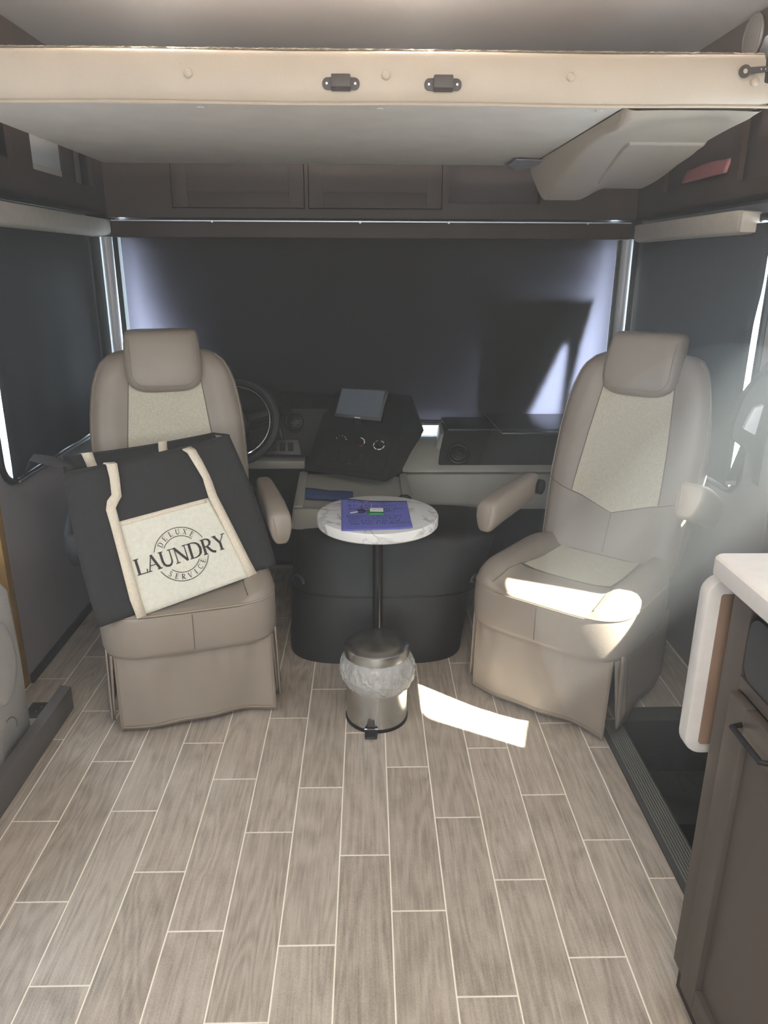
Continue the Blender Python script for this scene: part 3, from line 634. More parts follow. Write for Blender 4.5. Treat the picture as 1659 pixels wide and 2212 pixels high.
# steering wheel
swc = Vector((-0.545, 2.985, 0.842)); tilt = math.radians(62)
sw = thing('steering_wheel', 'black steering wheel with a chrome inner ring half hidden by the driver seat', 'steering wheel', swc, rot=(tilt, 0, 0))
circ = lambda r, n=40, z=0: [(r * math.cos(2 * PI * k / n), r * math.sin(2 * PI * k / n), z) for k in range(n)]
link('rim', MB().tube(circ(0.172), 0.0165, 10, True), MT['blackvinyl'], sw)
link('inner_ring', MB().tube(circ(0.147, z=0.004), 0.004, 8, True), MT['chrome'], sw)['label'] = 'chrome inner ring'
link('hub', MB().lathe([(0.03, -0.05), (0.062, -0.03), (0.066, -0.005), (0.055, 0.008), (0.02, 0.012)], n=28), MT['blackplastic'], sw)
for a in (15, 165, 270):
    ca, sa = math.cos(math.radians(a)), math.sin(math.radians(a))
    link('spoke', MB().hexa([(0.055 * ca - 0.018 * sa, 0.055 * sa + 0.018 * ca, -0.012), (0.055 * ca + 0.018 * sa, 0.055 * sa - 0.018 * ca, -0.012), (0.162 * ca + 0.012 * sa, 0.162 * sa - 0.012 * ca, -0.006), (0.162 * ca - 0.012 * sa, 0.162 * sa + 0.012 * ca, -0.006)],
                           [(0.055 * ca - 0.018 * sa, 0.055 * sa + 0.018 * ca, 0.004), (0.055 * ca + 0.018 * sa, 0.055 * sa - 0.018 * ca, 0.004), (0.162 * ca + 0.012 * sa, 0.162 * sa - 0.012 * ca, 0.004), (0.162 * ca - 0.012 * sa, 0.162 * sa + 0.012 * ca, 0.004)]), MT['darkpanel'], sw, bevel=0.003)
link('column', MB().tube([(0, 0, -0.04), (0, 0, -0.17)], 0.035, 14), MT['blackplastic'], sw)
lv = link('column_lever', MB().tube([(-0.39, 3.02, 0.895), (-0.375, 3.0, 0.86), (-0.362, 2.99, 0.82), (-0.352, 2.98, 0.775)], [0.009, 0.008, 0.006, 0.005], 8), MT['blackplastic'], sw, world=True)
lv2 = link('column_lever', MB().tube([(-0.50, 3.04, 0.80), (-0.43, 3.02, 0.825), (-0.375, 2.995, 0.85)], [0.012, 0.010, 0.010], 8), MT['blackplastic'], sw, world=True)

# centre tower with screen and knobs
tw = thing('console_tower', 'black slanted centre console tower with heater knobs', 'console', (0, 3.0, 0.6))
bl_, br__, tl_, tr_ = Vector((-0.266, 2.95, 0.648)), Vector((0.0745, 2.85, 0.623)), Vector((-0.168, 3.24, 0.899)), Vector((0.1835, 3.15, 0.894))
bb_l, bb_r, bt_l, bt_r = Vector((-0.22, 3.34, 0.62)), Vector((0.150, 3.12, 0.588)), Vector((-0.13, 3.42, 0.90)), Vector((0.262, 3.30, 0.745))
mb = MB().add([bl_, br__, bb_r, bb_l, tl_, tr_, Vector((0.255, 3.27, 0.742)), bt_l, Vector((0.20, 3.40, 0.88))],
              [(0, 1, 5, 4), (1, 2, 6, 5), (5, 6, 8), (4, 5, 8, 7), (0, 4, 7, 3), (3, 2, 1, 0), (2, 3, 7, 8, 6)])
link('tower_body', mb, MT['blackplastic'], tw, world=True, bevel=0.008)
def face(u, v, h=0.0):
    n = (br__ - bl_).cross(tl_ - bl_).normalized()
    return lerp(lerp(bl_, br__, u), lerp(tl_, tr_, u), v) + n * h
nrmT = (br__ - bl_).cross(tl_ - bl_).normalized()
if nrmT.y > 0: nrmT = -nrmT
def face(u, v, h=0.0): return lerp(lerp(bl_, br__, u), lerp(tl_, tr_, u), v) + nrmT * h
def facebox(u0, u1, v0, v1, h0, h1):
    return MB().hexa([face(u0, v0, h0), face(u1, v0, h0), face(u1, v1, h0), face(u0, v1, h0)], [face(u0, v0, h1), face(u1, v0, h1), face(u1, v1, h1), face(u0, v1, h1)])
pn = link('control_panel', facebox(0.12, 0.93, 0.07, 0.56, 0.0, 0.006), MT['darkpanel'], tw, world=True, bevel=0.002)
uu = (br__ - bl_).normalized(); ww = (tl_ - bl_).normalized()
for j, (u, v) in enumerate(((0.33, 0.42), (0.55, 0.42), (0.79, 0.41))):
    c = face(u, v, 0.006)
    kb = link('knob', MB().disc(c, nrmT, 0.016, 0.014, 20), MT['blackplastic'], pn, world=True)
    rr = 0.0225
    arc = {0: (20, 160, 6), 1: (-80, 110, 14), 2: (30, 320, 16)}[j]
    if j == 0:
        mm = MB()
        for a in (20, 55, 90, 125, 160):
            aa = math.radians(a); mm.tube([c + (uu * math.cos(aa) + ww * math.sin(aa)) * q + nrmT * 0.001 for q in (0.020, 0.0245)], 0.0018, 6)
        link('dial_marks', mm, MT['marks'], pn, world=True)
    elif j == 1:
        link('dial_marks', MB().tube([c + (uu * math.cos(math.radians(a)) + ww * math.sin(math.radians(a))) * rr + nrmT * 0.001 for a in range(-10, 100, 10)], 0.0021, 6), MT['marks'], pn, world=True)
        link('dial_marks', MB().tube([c + (uu * math.cos(math.radians(a)) + ww * math.sin(math.radians(a))) * rr + nrmT * 0.001 for a in range(-80, -15, 10)], 0.0012, 6), MT['red'], pn, world=True)
    else:
        mm = MB()
        for a0 in (40, 100, 160, 215, 270, 320):
            mm.tube([c + (uu * math.cos(math.radians(a)) + ww * math.sin(math.radians(a))) * rr + nrmT * 0.001 for a in range(a0, a0 + 42, 8)], 0.0021, 6)
        link('dial_marks', mm, MT['marks'], pn, world=True)
    link('knob_grip', MB().tube([c + nrmT * 0.015 - ww * 0.012, c + nrmT * 0.016 + ww * 0.012], 0.0035, 6), MT['blackplastic'], pn, world=True)
for u in (0.33, 0.43, 0.53, 0.63, 0.73):
    link('rocker_switch', facebox(u - 0.03, u + 0.03, 0.14, 0.28, 0.005, 0.011), MT['blackplastic'], pn, world=True, bevel=0.002)
# screen on a stalk
sc = [Vector((-0.112, 3.125, 0.962)), Vector((0.084, 3.07, 0.958)), Vector((0.054, 3.035, 0.832)), Vector((-0.143, 3.09, 0.843))]
nS = (sc[1] - sc[0]).cross(sc[3] - sc[0]).normalized()
if nS.y > 0: nS = -nS
s1 = thing('dash_screen', 'flat grey display screen standing on the console tower', 'screen', (sc[2] + sc[3]) / 2)
link('screen_case', MB().hexa([p - nS * 0.022 for p in sc], sc), MT['blackplastic'], s1, world=True, bevel=0.004)
ins = lambda a, b: lerp(lerp(sc[3], sc[2], a), lerp(sc[0], sc[1], a), b)
gp = [ins(0.035, 0.95), ins(0.95, 0.95), ins(0.95, 0.11), ins(0.035, 0.11)]
link('display', MB().hexa([p + nS * 0.0002 for p in gp], [p + nS * 0.0016 for p in gp]), MT['screen'], s1, world=True)
link('bright_edge', MB().tube([sc[1] + nS * 0.001 + Vector((.001, 0, -.004)), lerp(sc[1], sc[2], 0.45) + nS * 0.001 + Vector((.001, 0, 0))], 0.0022, 6), MT['chrome'], s1, world=True)
link('stalk', MB().tube([lerp(sc[3], sc[2], 0.5) - nS * 0.012 + Vector((0, 0, 0.01)), lerp(sc[3], sc[2], 0.5) - nS * 0.005 - Vector((0, -0.035, 0.05))], 0.014, 10), MT['blackplastic'], s1, world=True)
link('maker_badge', MB().hexa([ins(a, b) + nS * 0.0001 for a, b in ((0.44, 0.03), (0.56, 0.03), (0.56, 0.06), (0.44, 0.06))], [ins(a, b) + nS * 0.001 for a, b in ((0.44, 0.03), (0.56, 0.03), (0.56, 0.06), (0.44, 0.06))]), MT['pillar'], s1, world=True)

# passenger dash
pd = thing('passenger_dash', 'grey moulded passenger dashboard with a black upper panel', 'dashboard', (0.7, 3.25, 0.45))
prof = [(3.10, 0.590), (3.08, 0.60), (3.09, 0.615), (3.16, 0.68), (3.22, 0.705), (3.34, 0.70), (3.44, 0.66), (3.44, 0.45), (3.12, 0.45)]
link('dash_body', MB().prism([(0.148, y, z) for y, z in prof], (1.03, 0, 0)), MT['greydash'], pd, world=True, bevel=0.010)
link('dash_apron', MB().prism([(0.155, 3.095, 0.588), (0.155, 3.05, 0.440), (0.155, 3.30, 0.440), (0.155, 3.30, 0.588)], (1.02, 0, 0)), MT['greydash'], pd, world=True, bevel=0.012)
bp = link('black_panel', MB().hexa([(0.302, 3.10, 0.625), (1.16, 3.10, 0.625), (1.16, 3.44, 0.70), (0.335, 3.44, 0.70)], [(0.338, 3.195, 0.762), (1.16, 3.195, 0.762), (1.16, 3.44, 0.762), (0.338, 3.44, 0.762)]), MT['darkpanel'], pd, world=True, bevel=0.008)
vent(pd, (0.392, 3.124, 0.670), (0, -0.82, 0.57), 0.042)
link('side_bolster', MB().hexa([(0.285, 3.16, 0.66), (0.36, 3.14, 0.66), (0.37, 3.42, 0.68), (0.315, 3.42, 0.68)], [(0.318, 3.20, 0.742), (0.352, 3.19, 0.758), (0.36, 3.42, 0.772), (0.338, 3.42, 0.762)]), MT['greydash'], pd, world=True, bevel=0.012)
link('tray_left', MB().hexa([(0.352, 3.19, 0.755), (0.578, 3.19, 0.755), (0.535, 3.44, 0.755), (0.345, 3.44, 0.755)], [(0.352, 3.19, 0.768), (0.578, 3.19, 0.768), (0.535, 3.44, 0.772), (0.345, 3.44, 0.772)]), MT['blackplastic'], pd, world=True, bevel=0.004)
link('flip_lid', MB().hexa([(0.588, 3.165, 0.744), (1.16, 3.165, 0.744), (1.16, 3.44, 0.775), (0.545, 3.44, 0.775)], [(0.588, 3.165, 0.756), (1.16, 3.165, 0.756), (1.16, 3.44, 0.787), (0.545, 3.44, 0.787)]), mat('satin_black_lid', (44, 44, 46), 0.25, bump=(200, .05)), pd, world=True, bevel=0.003)
link('lid_edge', MB().tube([(0.546, 3.435, 0.788), (0.583, 3.168, 0.757)], 0.0028, 6), MT['alu'], pd, world=True)

# engine cover (doghouse) with tray
eg = thing('engine_cover', 'black vinyl engine cover between the two seats with a grey tray on top', 'engine cover', (0.06, 2.9, 0))
rings = []
for z, k in ((0.0, 0), (0.05, 0.03), (0.15, 0.18), (0.25, 0.40), (0.262, 0.44), (0.36, 0.72), (0.43, 0.93), (0.458, 0.98), (0.475, 1.0)):
    xl = lerp(-0.315, -0.290, k); xr = lerp(0.375, 0.515, k); yf = lerp(2.505, 2.63, k); yb_ = 3.04
    ins_ = 0.0 if z < 0.47 else 0.02
    cx, hw = (xl + xr) / 2, (xr - xl) / 2 - ins_; cy, hd = (yf + yb_) / 2, (yb_ - yf) / 2 - ins_
    rings.append([(cx + hw * sgnpow(math.cos(2 * PI * q / 64), 0.55), cy + hd * sgnpow(math.sin(2 * PI * q / 64), 0.55), z) for q in range(64)])
rings.append([(lerp(p[0], 0.1, 0.15), lerp(p[1], 2.85, 0.15), 0.481) for p in rings[-1]])
link('cover_shell', MB().loft(rings), MT['blackvinyl'], eg, world=True, angle=50)
def at_ring(z, q):
    for a, b in zip(rings, rings[1:]):
        if a[0][2] <= z <= b[0][2]:
            t = (z - a[0][2]) / (b[0][2] - a[0][2]); return Vector(a[q % 64]).lerp(Vector(b[q % 64]), t)
link('cover_seam', MB().tube([at_ring(0.256, q) for q in range(34, 63)], 0.0035, 6), MT['blackplastic'], eg, world=True)
for q in (38, 58):
    p = at_ring(0.30, q); c = Vector((0.1, 3.1, 0.3)); dirn = (p - c); dirn.z = 0; dirn.normalize(); sd_ = dirn.cross(Vector((0, 0, 1)))
    link('latch', MB().tube([p + dirn * 0.010 + sd_ * 0.030 * math.cos(a) + Vector((0, 0, 0.028 * math.sin(a) - 0.01)) for a in [PI * k / 12 for k in range(13)]], 0.007, 8), MT['gloss'], eg, world=True)
# sloping grey tray between cover and tower
tr = MB()
TA = [(-0.282, 2.74, 0.545), (0.20, 2.74, 0.545), (0.165, 2.99, 0.615), (-0.272, 3.0, 0.628)]
link('tray_floor', MB().hexa([(x, y, z - 0.03) for x, y, z in TA], [(x, y, z - 0.008) for x, y, z in TA]), MT['greydash'], eg, world=True, bevel=0.004)
link('tray_rim', MB().hexa([(-0.305, 2.72, 0.47), (-0.245, 2.72, 0.47), (-0.245, 3.0, 0.47), (-0.29, 3.0, 0.47)], [(-0.29, 2.74, 0.562), (-0.25, 2.74, 0.562), (-0.25, 3.0, 0.632), (-0.285, 3.0, 0.632)]), MT['greydash'], eg, world=True, bevel=0.010)
link('tray_rim', MB().hexa([(0.10, 2.74, 0.47), (0.20, 2.72, 0.47), (0.19, 3.0, 0.47), (0.13, 3.0, 0.47)], [(0.14, 2.76, 0.556), (0.185, 2.76, 0.552), (0.165, 3.02, 0.618), (0.13, 3.0, 0.622)]), MT['greydash'], eg, world=True, bevel=0.012)
link('tray_rim', MB().box(-0.29, 0.19, 2.715, 2.745, 0.47, 0.556), MT['greydash'], eg, world=True, bevel=0.010)
t = link('blue_cloth', MB().grid(lambda u, v: (lerp(-0.262, -0.06, u), lerp(2.815, 2.875, v) - 0.03 * u, 0.572 + 0.0165 * v - 0.008 * u + 0.004 * math.sin(u * 9) * (v - .5)), 16, 4), MT['blue'], world='origin', solid=0.012, angle=30)
tag(t, 'dark blue folded cloth strip lying in the grey tray', 'cloth')
t = thing('cable_plug', 'small black plug with red and white wires behind the marble table', 'plug', (0.145, 2.80, 0.565))
link('plug_body', MB().loft([[(0.028 * sgnpow(math.cos(q * PI / 8), .7) * k, 0.014 * sgnpow(math.sin(q * PI / 8), .7) * k, z) for q in range(16)] for z, k in ((-0.02, 0.8), (0.0, 1), (0.012, 0.9), (0.02, 0.5))]), MT['blackplastic'], t)
link('wire', MB().tube([(-0.01, -0.012, 0.008), (-0.018, -0.022, 0.004), (-0.016, -0.03, -0.01)], 0.0035, 6), MT['white'], t)
link('wire', MB().tube([(-0.004, -0.014, 0.006), (-0.008, -0.022, 0.002), (-0.009, -0.03, -0.01)], 0.0035, 6), MT['red'], t)

# ================================================================== CHAIRS
def front_yb(z): return 0.47 + 0.30 * (z - 0.45) + 0.010 * math.sin((z - 0.45) * 4)
WT = [(0.40, 0.255), (0.55, 0.270), (0.70, 0.282), (0.85, 0.283), (0.95, 0.275), (1.02, 0.262), (1.07, 0.245), (1.10, 0.228), (1.125, 0.20), (1.14, 0.165), (1.147, 0.12)]
TT = [(0.40, 0.13), (0.95, 0.12), (1.07, 0.11), (1.10, 0.10), (1.125, 0.075), (1.14, 0.045), (1.147, 0.02)]
def bump_(t): return 0.026 * smooth(0.42, 0.74, t) * (1 - smooth(0.86, 1.02, t) * 0.8)
def back_front(x, z):
    w = interp(WT, z); T = interp(TT, z); c = min(1, abs(x) / w)
    s_ = (max(0, 1 - c ** 4)) ** 0.25
    return front_yb(z) + 0.06 - T / 2 * s_ * 1.0 - bump_(c) * min(1, T / 0.11)
def make_chair(label):
    t = thing('captain_chair', label, 'chair', group='swivelled front seats')
    # --- seat cushion
    hx, cy, hd = 0.283, 0.212, 0.272
    NQ = 72
    def plan(q, s):
        a = 2 * PI * q / NQ; return (hx * s * sgnpow(math.cos(a), 0.42), cy + hd * s * sgnpow(math.sin(a), 0.42))
    def ztop(x, y):
        z = 0.448 + 0.030 * smooth(0.150, 0.205, abs(x)) * (1 - 0.5 * smooth(0.24, 0.285, abs(x)))
        z -= 0.016 * smooth(0.12, 0.30, y) * (1 - smooth(0.15, .2, abs(x)))
        z -= 0.022 * smooth(0.10, -0.03, y)
        return z
    rings = []
    for s, z in ((0.95, 0.276), (0.985, 0.281), (1.0, 0.298), (1.006, 0.35), (1.0, 0.405), (0.992, 0.418)):
        rings.append([plan(q, s) + (z,) for q in range(NQ)])
    for s, dz in ((0.975, -0.013), (0.95, -0.005), (0.92, 0), (0.86, 0), (0.8, 0), (0.74, 0), (0.68, 0), (0.62, 0), (0.55, 0), (0.48, 0), (0.40, 0), (0.3, 0), (0.2, 0), (0.1, 0)):
        rings.append([(x, y, ztop(x, y) + dz) for x, y in (plan(q, s) for q in range(NQ))])
    c = link('seat_cushion', MB().loft(rings), MT['taupe'], t, angle=70)
    link('piping', MB().tube([plan(q, 0.990) + (0.4235,) for q in range(34, 75)], 0.0035, 6), MT['piping'], c)
    # seams on the cushion
    sm = MB()
    for sx in (-1, 1):
        sm.tube([(sx * x, y, ztop(x, y) + 0.001) for x, y in [(0.178, -0.030), (0.176, 0.02), (0.175, 0.07), (0.168, 0.14), (0.160, 0.20)]], 0.0018, 5)
    sm.tube([plan(54, 1.002)[:1] + (plan(54, 1.004)[1], z) for z in (0.415, 0.37, 0.32, 0.295)], 0.0015, 5)
    sm.tube([(x, 0.15 - 0.02 * math.cos(x * 8), ztop(x, 0.15) + 0.001) for x in [lerp(-0.17, 0.17, k / 12) for k in range(13)]], 0.0018, 5)
    link('seam', sm, MT['seam'], c)
    link('seat_insert', MB().grid(lambda u, v: (lerp(-0.158, 0.158, u) * (1 - .06 * v), lerp(0.155, 0.44, v) - 0.02 * math.cos((u - .5) * 2.6) * (1 - v), ztop(0, lerp(0.155, 0.44, v)) + 0.0035 + 0.006 * smooth(0.7, 1, abs(u - .5) * 2)), 14, 12), MT['oat'], c)['label'] = 'oatmeal fabric centre panel'
    # --- backrest
    rings = []; NB = 64
    zs = [0.40, 0.43, 0.48, 0.55, 0.62, 0.70, 0.78, 0.86, 0.93, 0.98, 1.02, 1.05, 1.07, 1.085, 1.10, 1.113, 1.125, 1.134, 1.14, 1.1445, 1.147]
    for z in zs:
        w = interp(WT, z); T = interp(TT, z); r = []
        for q in range(NB):
            a = 2 * PI * q / NB; x = w * sgnpow(math.cos(a), 0.5); d = sgnpow(math.sin(a), 0.5) * T / 2
            if d < 0: d -= bump_(abs(x) / w) * min(1, T / 0.11)
            r.append((x, front_yb(z) + 0.06 + d, z))
        rings.append(r)
    b = link('backrest', MB().loft(rings), MT['taupe'], t, angle=70)
    wi = lambda z: interp([(0.60, 0.165), (0.68, 0.163), (0.85, 0.150), (1.05, 0.128)], z)
    bot = lambda x: 0.585 + 0.055 * min(1, abs(x) / 0.165)
    def insf(u, v):
        x0 = lerp(-1, 1, u); zb = bot(x0 * 0.165); z = lerp(zb, 1.05, v); x = x0 * wi(z); return (x, back_front(x, z) - 0.0025 - 0.003 * (1 - x0 ** 4), z)
    link('back_insert', MB().grid(insf, 16, 20), MT['oat'], b)['label'] = 'oatmeal fabric centre panel'
    sm = MB()
    for sx in (-1, 1):
        sm.tube([(sx * wi(z), back_front(wi(z), z) - 0.0015, z) for z in [lerp(0.64, 1.06, k / 14) for k in range(15)]], 0.0022, 5)
        sm.tube([(sx * x, back_front(x, z) - 0.0012, z) for x, z in [(lerp(0, 0.272, k / 14), lerp(0.583, 0.672, k / 14)) for k in range(15)]], 0.0020, 5)
    sm.tube([(0, back_front(0, z) - 0.001, z) for z in [lerp(0.44, 0.58, k / 6) for k in range(7)]], 0.0015, 5)
    link('seam', sm, MT['seam'], b)
    for sx in (-1, 1):
        link('piping', MB().tube([(sx * interp(WT, z) * 0.965, back_front(interp(WT, z) * 0.965, z) - 0.001, z) for z in [lerp(0.45, 1.125, k / 24) for k in range(25)]], 0.0026, 6), MT['piping'], b)
    # --- headrest
    HW = [(0.998, 0.05), (1.001, 0.080), (1.008, 0.100), (1.019, 0.118), (1.034, 0.130), (1.06, 0.137), (1.10, 0.139), (1.17, 0.136), (1.198, 0.133), (1.210, 0.128), (1.217, 0.118), (1.220, 0.098)]
    HT = [(0.998, 0.02), (1.001, 0.040), (1.008, 0.062), (1.019, 0.085), (1.034, 0.095), (1.10, 0.11), (1.17, 0.13), (1.198, 0.13), (1.210, 0.115), (1.217, 0.085), (1.220, 0.04)]
    rings = []
    for z, w in HW:
        T = interp(HT, z); yc = front_yb(z) - 0.052 + interp(HT, 1.1) / 2 + (0.02 if z > 1.15 else 0) * smooth(1.1, 1.2, z)
        rings.append([(w * sgnpow(math.cos(2 * PI * q / 40), 0.45), yc + T / 2 * sgnpow(math.sin(2 * PI * q / 40), 0.6), z) for q in range(40)])
    h = link('headrest', MB().loft(rings), MT['taupe'], t, angle=70)
    def hf(x, z):
        w = interp(HW, z); T = interp(HT, z); yc = front_yb(z) - 0.052 + 0.055 + 0.02 * smooth(1.1, 1.2, z)
        c_ = min(1, abs(x) / w) ** (1 / 0.45); return yc - T / 2 * (max(0, 1 - c_ ** 2) ** 0.5) ** 0.6
    path = [(-0.116, lerp(1.190, 1.075, k / 6)) for k in range(7)] + [(-0.116 + 0.05 * (1 - math.cos(a)), 1.075 - 0.05 * math.sin(a)) for a in [PI / 2 * k / 8 for k in range(1, 9)]] + [(lerp(-0.06, 0.06, k / 6), 1.025) for k in range(1, 6)] + [(0.066 + 0.05 * math.sin(a), 1.075 - 0.05 * math.cos(a)) for a in [PI / 2 * k / 8 for k in range(0, 9)]] + [(0.116, lerp(1.075, 1.190, k / 6)) for k in range(1, 7)]
    link('stitching', MB().tube([(x, hf(x, z) - 0.0012, z) for x, z in path], 0.0020, 5), MT['piping'], h)
    # --- skirt: front panel with a wavy hem, side panels, pleat flaps
    def skf(u, v):
        x = lerp(-0.247, 0.250, u); z = lerp(0.295, 0.012 + 0.014 * math.sin(u * PI) ** 2, v)
        return (x * (1 + 0.012 * v), -0.036 + 0.014 * v + 0.030 * (1 - 0.75 * v) * abs(2 * u - 1) ** 5 + 0.0075 * math.sin(u * 34 + 3 * math.sin(u * 9)) * math.exp(-v * 5) * min(1, v * 9) + 0.010 * math.sin(u * 15 + 2) * v * (1 - 0.4 * v) + 0.012 * math.sin(u * 9 + 1) * v * v + 0.004 * math.sin(u * 23) * v * (1 - v) * 3 - 0.010 * v, z)
    sk = link('skirt_front', MB().grid(skf, 36, 14), MT['taupe'], t, solid=0.005)
    link('hem', MB().tube([Vector(skf(0.012, k / 10)) + Vector((0, -.0035, 0)) for k in range(11)] + [Vector(skf(lerp(0.012, 0.988, k / 30), 0.965)) + Vector((0, -.0035, 0)) for k in range(31)] + [Vector(skf(0.988, 1 - k / 10)) + Vector((0, -.0035, 0)) for k in range(11)], 0.0018, 5), MT['piping'], sk)
    for sx in (-1, 1):
        link('skirt_side', MB().grid(lambda u, v: (sx * (0.268 + 0.006 * v + 0.006 * math.sin(u * 11) * v), lerp(0.012, 0.46, u), lerp(0.295, 0.035, v)), 16, 8), MT['taupe'], t, solid=0.005)
        link('skirt_pleat', MB().grid(lambda u, v: (sx * lerp(lerp(0.250, 0.270, u), lerp(0.268, 0.285, u), v), lerp(-0.005, 0.06, u) + 0.03 * v * (1 - u), lerp(0.298, lerp(0.03, 0.06, u), v)), 4, 8), MT['taupe'], t, solid=0.005)
    link('pedestal', MB().box(-0.19, 0.19, 0.06, 0.42, 0.0, 0.285), MT['blackplastic'], t, bevel=0.01)
    # --- armrests, each its own part pivoting at the backrest
    def arm(sx):
        rg = []
        for y, w, h, dz in ((0.0, 0.028, 0.048, -0.02), (-0.03, 0.032, 0.053, -0.018), (-0.12, 0.036, 0.056, -0.010), (-0.25, 0.040, 0.058, 0.0), (-0.335, 0.040, 0.057, 0.0), (-0.352, 0.037, 0.052, 0.0), (-0.358, 0.032, 0.045, 0)):
            r = []
            for q in range(28):
                a = 2 * PI * q / 28; x = w * sgnpow(math.cos(a), 0.5); z = h * sgnpow(math.sin(a), 0.5)
                if z < 0: x *= 1 - 0.32 * (abs(z) / h)          # narrower underneath
                r.append((x, y + 0.012 * (z / h), z + dz))
            rg.append(r)
        o = link('armrest', MB().loft(rg), MT['taupe'], t, angle=60)
        o.location = (sx * 0.325, 0.50, 0.650); o.rotation_euler = (math.radians(10), 0, 0)
        link('seam', MB().tube([(-0.020 * sx * (1 + 6 * z), -0.3585 + 0.012 * (z / 0.057), z) for z in (0.044, 0.03, 0.01, -0.01, -0.03)], 0.0016, 5), MT['piping'], o)
        link('arm_pivot', MB().disc((-sx * 0.045, 0.0, -0.02), (sx, 0, 0), 0.030, 0.03, 16), MT['blackplastic'], o)
        return o
    arm(-1); arm(1)
    return t
chL = make_chair('taupe captain chair on the left with the laundry bag on its seat')
chR = dup(chL, (0.575, 2.187, 0), math.radians(-39.4), 'taupe captain chair on the right with a bright sun patch on its empty seat')
chL.location = (-0.566, 2.156, 0); chL.rotation_euler = (0, 0, math.radians(16.6))
for ch, ang, dz in ((chR, 42, 0.02),):
    for o in ch.children:
        if o.name.startswith('armrest') and o.location.x > 0: o.rotation_euler = (math.radians(-18), 0, 0); o.location.z += 0.025; o.location.x += 0.030
for o in chL.children:
    if o.name.startswith('armrest') and o.location.x < 0:
        o.data = o.data.copy(); o.data.materials[0] = MT['blackvinyl']; o['label'] = 'black outer armrest beside the window'

# ================================================================== TOTE BAG
bagO = Vector((-0.804, 2.010, 0.418)); e_ = Vector((0.8571673, 0.51503807, 0)); up_ = Vector((-0.23382239, 0.38914581, 0.89100652)); bn = Vector((0.45890228, -0.76374166, 0.4539905))
bag = thing('tote_bag', 'black canvas tote bag with cream pocket reading laundry, slumped on the left chair', 'bag', bagO + e_ * 0.29 + Vector((0, 0, 0.03)))
back_dir = Vector((-0.46, 0.82, 0.10)).normalized()
def bf(u, v, h=0.0):      # bag plane coordinates in metres
    return bagO + e_ * u + up_ * v + bn * h
def bquad(s, t):          # s along width, t up: corners of the front panel
    b0 = lerp(0.0, 0.589, s), lerp(0.0, 0.07, s) - 0.010 * math.sin(PI * s) * 0
    t0 = lerp(-0.006, 0.532, s), lerp(0.480, 0.536, s) - 0.008 * math.sin(PI * s)
    u = lerp(b0[0], t0[0], t) + (0.012 * math.sin(PI * t) * (s - 0.5) * 2); v = lerp(b0[1], t0[1], t)
    return u, v
def bulge(u, v):
    return 0.018 * math.sin(PI * max(0, min(1, u / 0.57))) * math.sin(PI * max(0, min(1, v / 0.55))) ** 0.7 + 0.003 * math.sin(u * 13 + v * 7)
def bfront(s, t):
    u, v = bquad(s, t); return bf(u, v, bulge(u, v))
DEP = 0.17
def bback(s, t):
    s = lerp(0.035, 0.985, s); u, v = bquad(s, t); dz = 0.03 * (1 - t) ; return bf(u, v - (0.008 + 0.036 * s) * t, 0) + back_dir * lerp(DEP * 0.85, DEP, t) + Vector((0, 0, 0.055 * (1 - t)))
link('front_panel', MB().grid(bfront, 28, 24), MT['bag'], bag, world=True, solid=0.005)
link('back_panel', MB().grid(bback, 20, 16), MT['bag'], bag, world=True, solid=0.005)
def gus(s0):
    def f(u, v):
        a, b = bfront(s0, v), bback(s0, v); p = lerp(a, b, u)
        return p + e_ * (0.03 * math.sin(PI * u) * (1 if s0 == 0 else -1)) * (v ** 1.5) - up_ * (0.012 * math.sin(PI * u) * v)
    return f
link('side_gusset', MB().grid(gus(0), 10, 16), MT['bag'], bag, world=True, solid=0.005)
link('side_gusset', MB().grid(gus(1), 10, 16), MT['bag'], bag, world=True, solid=0.005)
link('bottom_panel', MB().grid(lambda u, v: lerp(bfront(u, 0), bback(u, 0), v), 16, 6), MT['bag'], bag, world=True, solid=0.005)
link('top_binding', MB().tube([bfront(k / 20, 1) for k in range(21)] + [bback(1 - k / 20, 1) for k in range(21)], 0.004, 6, True), MT['bag'], bag, world=True)
# pocket
def pk(s, t, h=0.004):
    u = lerp(lerp(0.108, 0.507, s), lerp(0.096, 0.405, s), t); v = lerp(lerp(0.002, 0.052, s), lerp(0.300, 0.330, s), t)
    return bf(u, v, bulge(u, v) + h)
pko = link('pocket', MB().grid(lambda s, t: pk(s, t, 0.006), 20, 20), MT['cream'], bag, world=True, solid=0.003); pko['label'] = 'cream canvas front pocket with printed lettering'
link('pocket_binding', MB().grid(lambda s, t: pk(lerp(0.05, 0.96, s), lerp(0.95, 1.0, t), 0.0085), 20, 2), MT['web'], pko, world=True, solid=0.003)
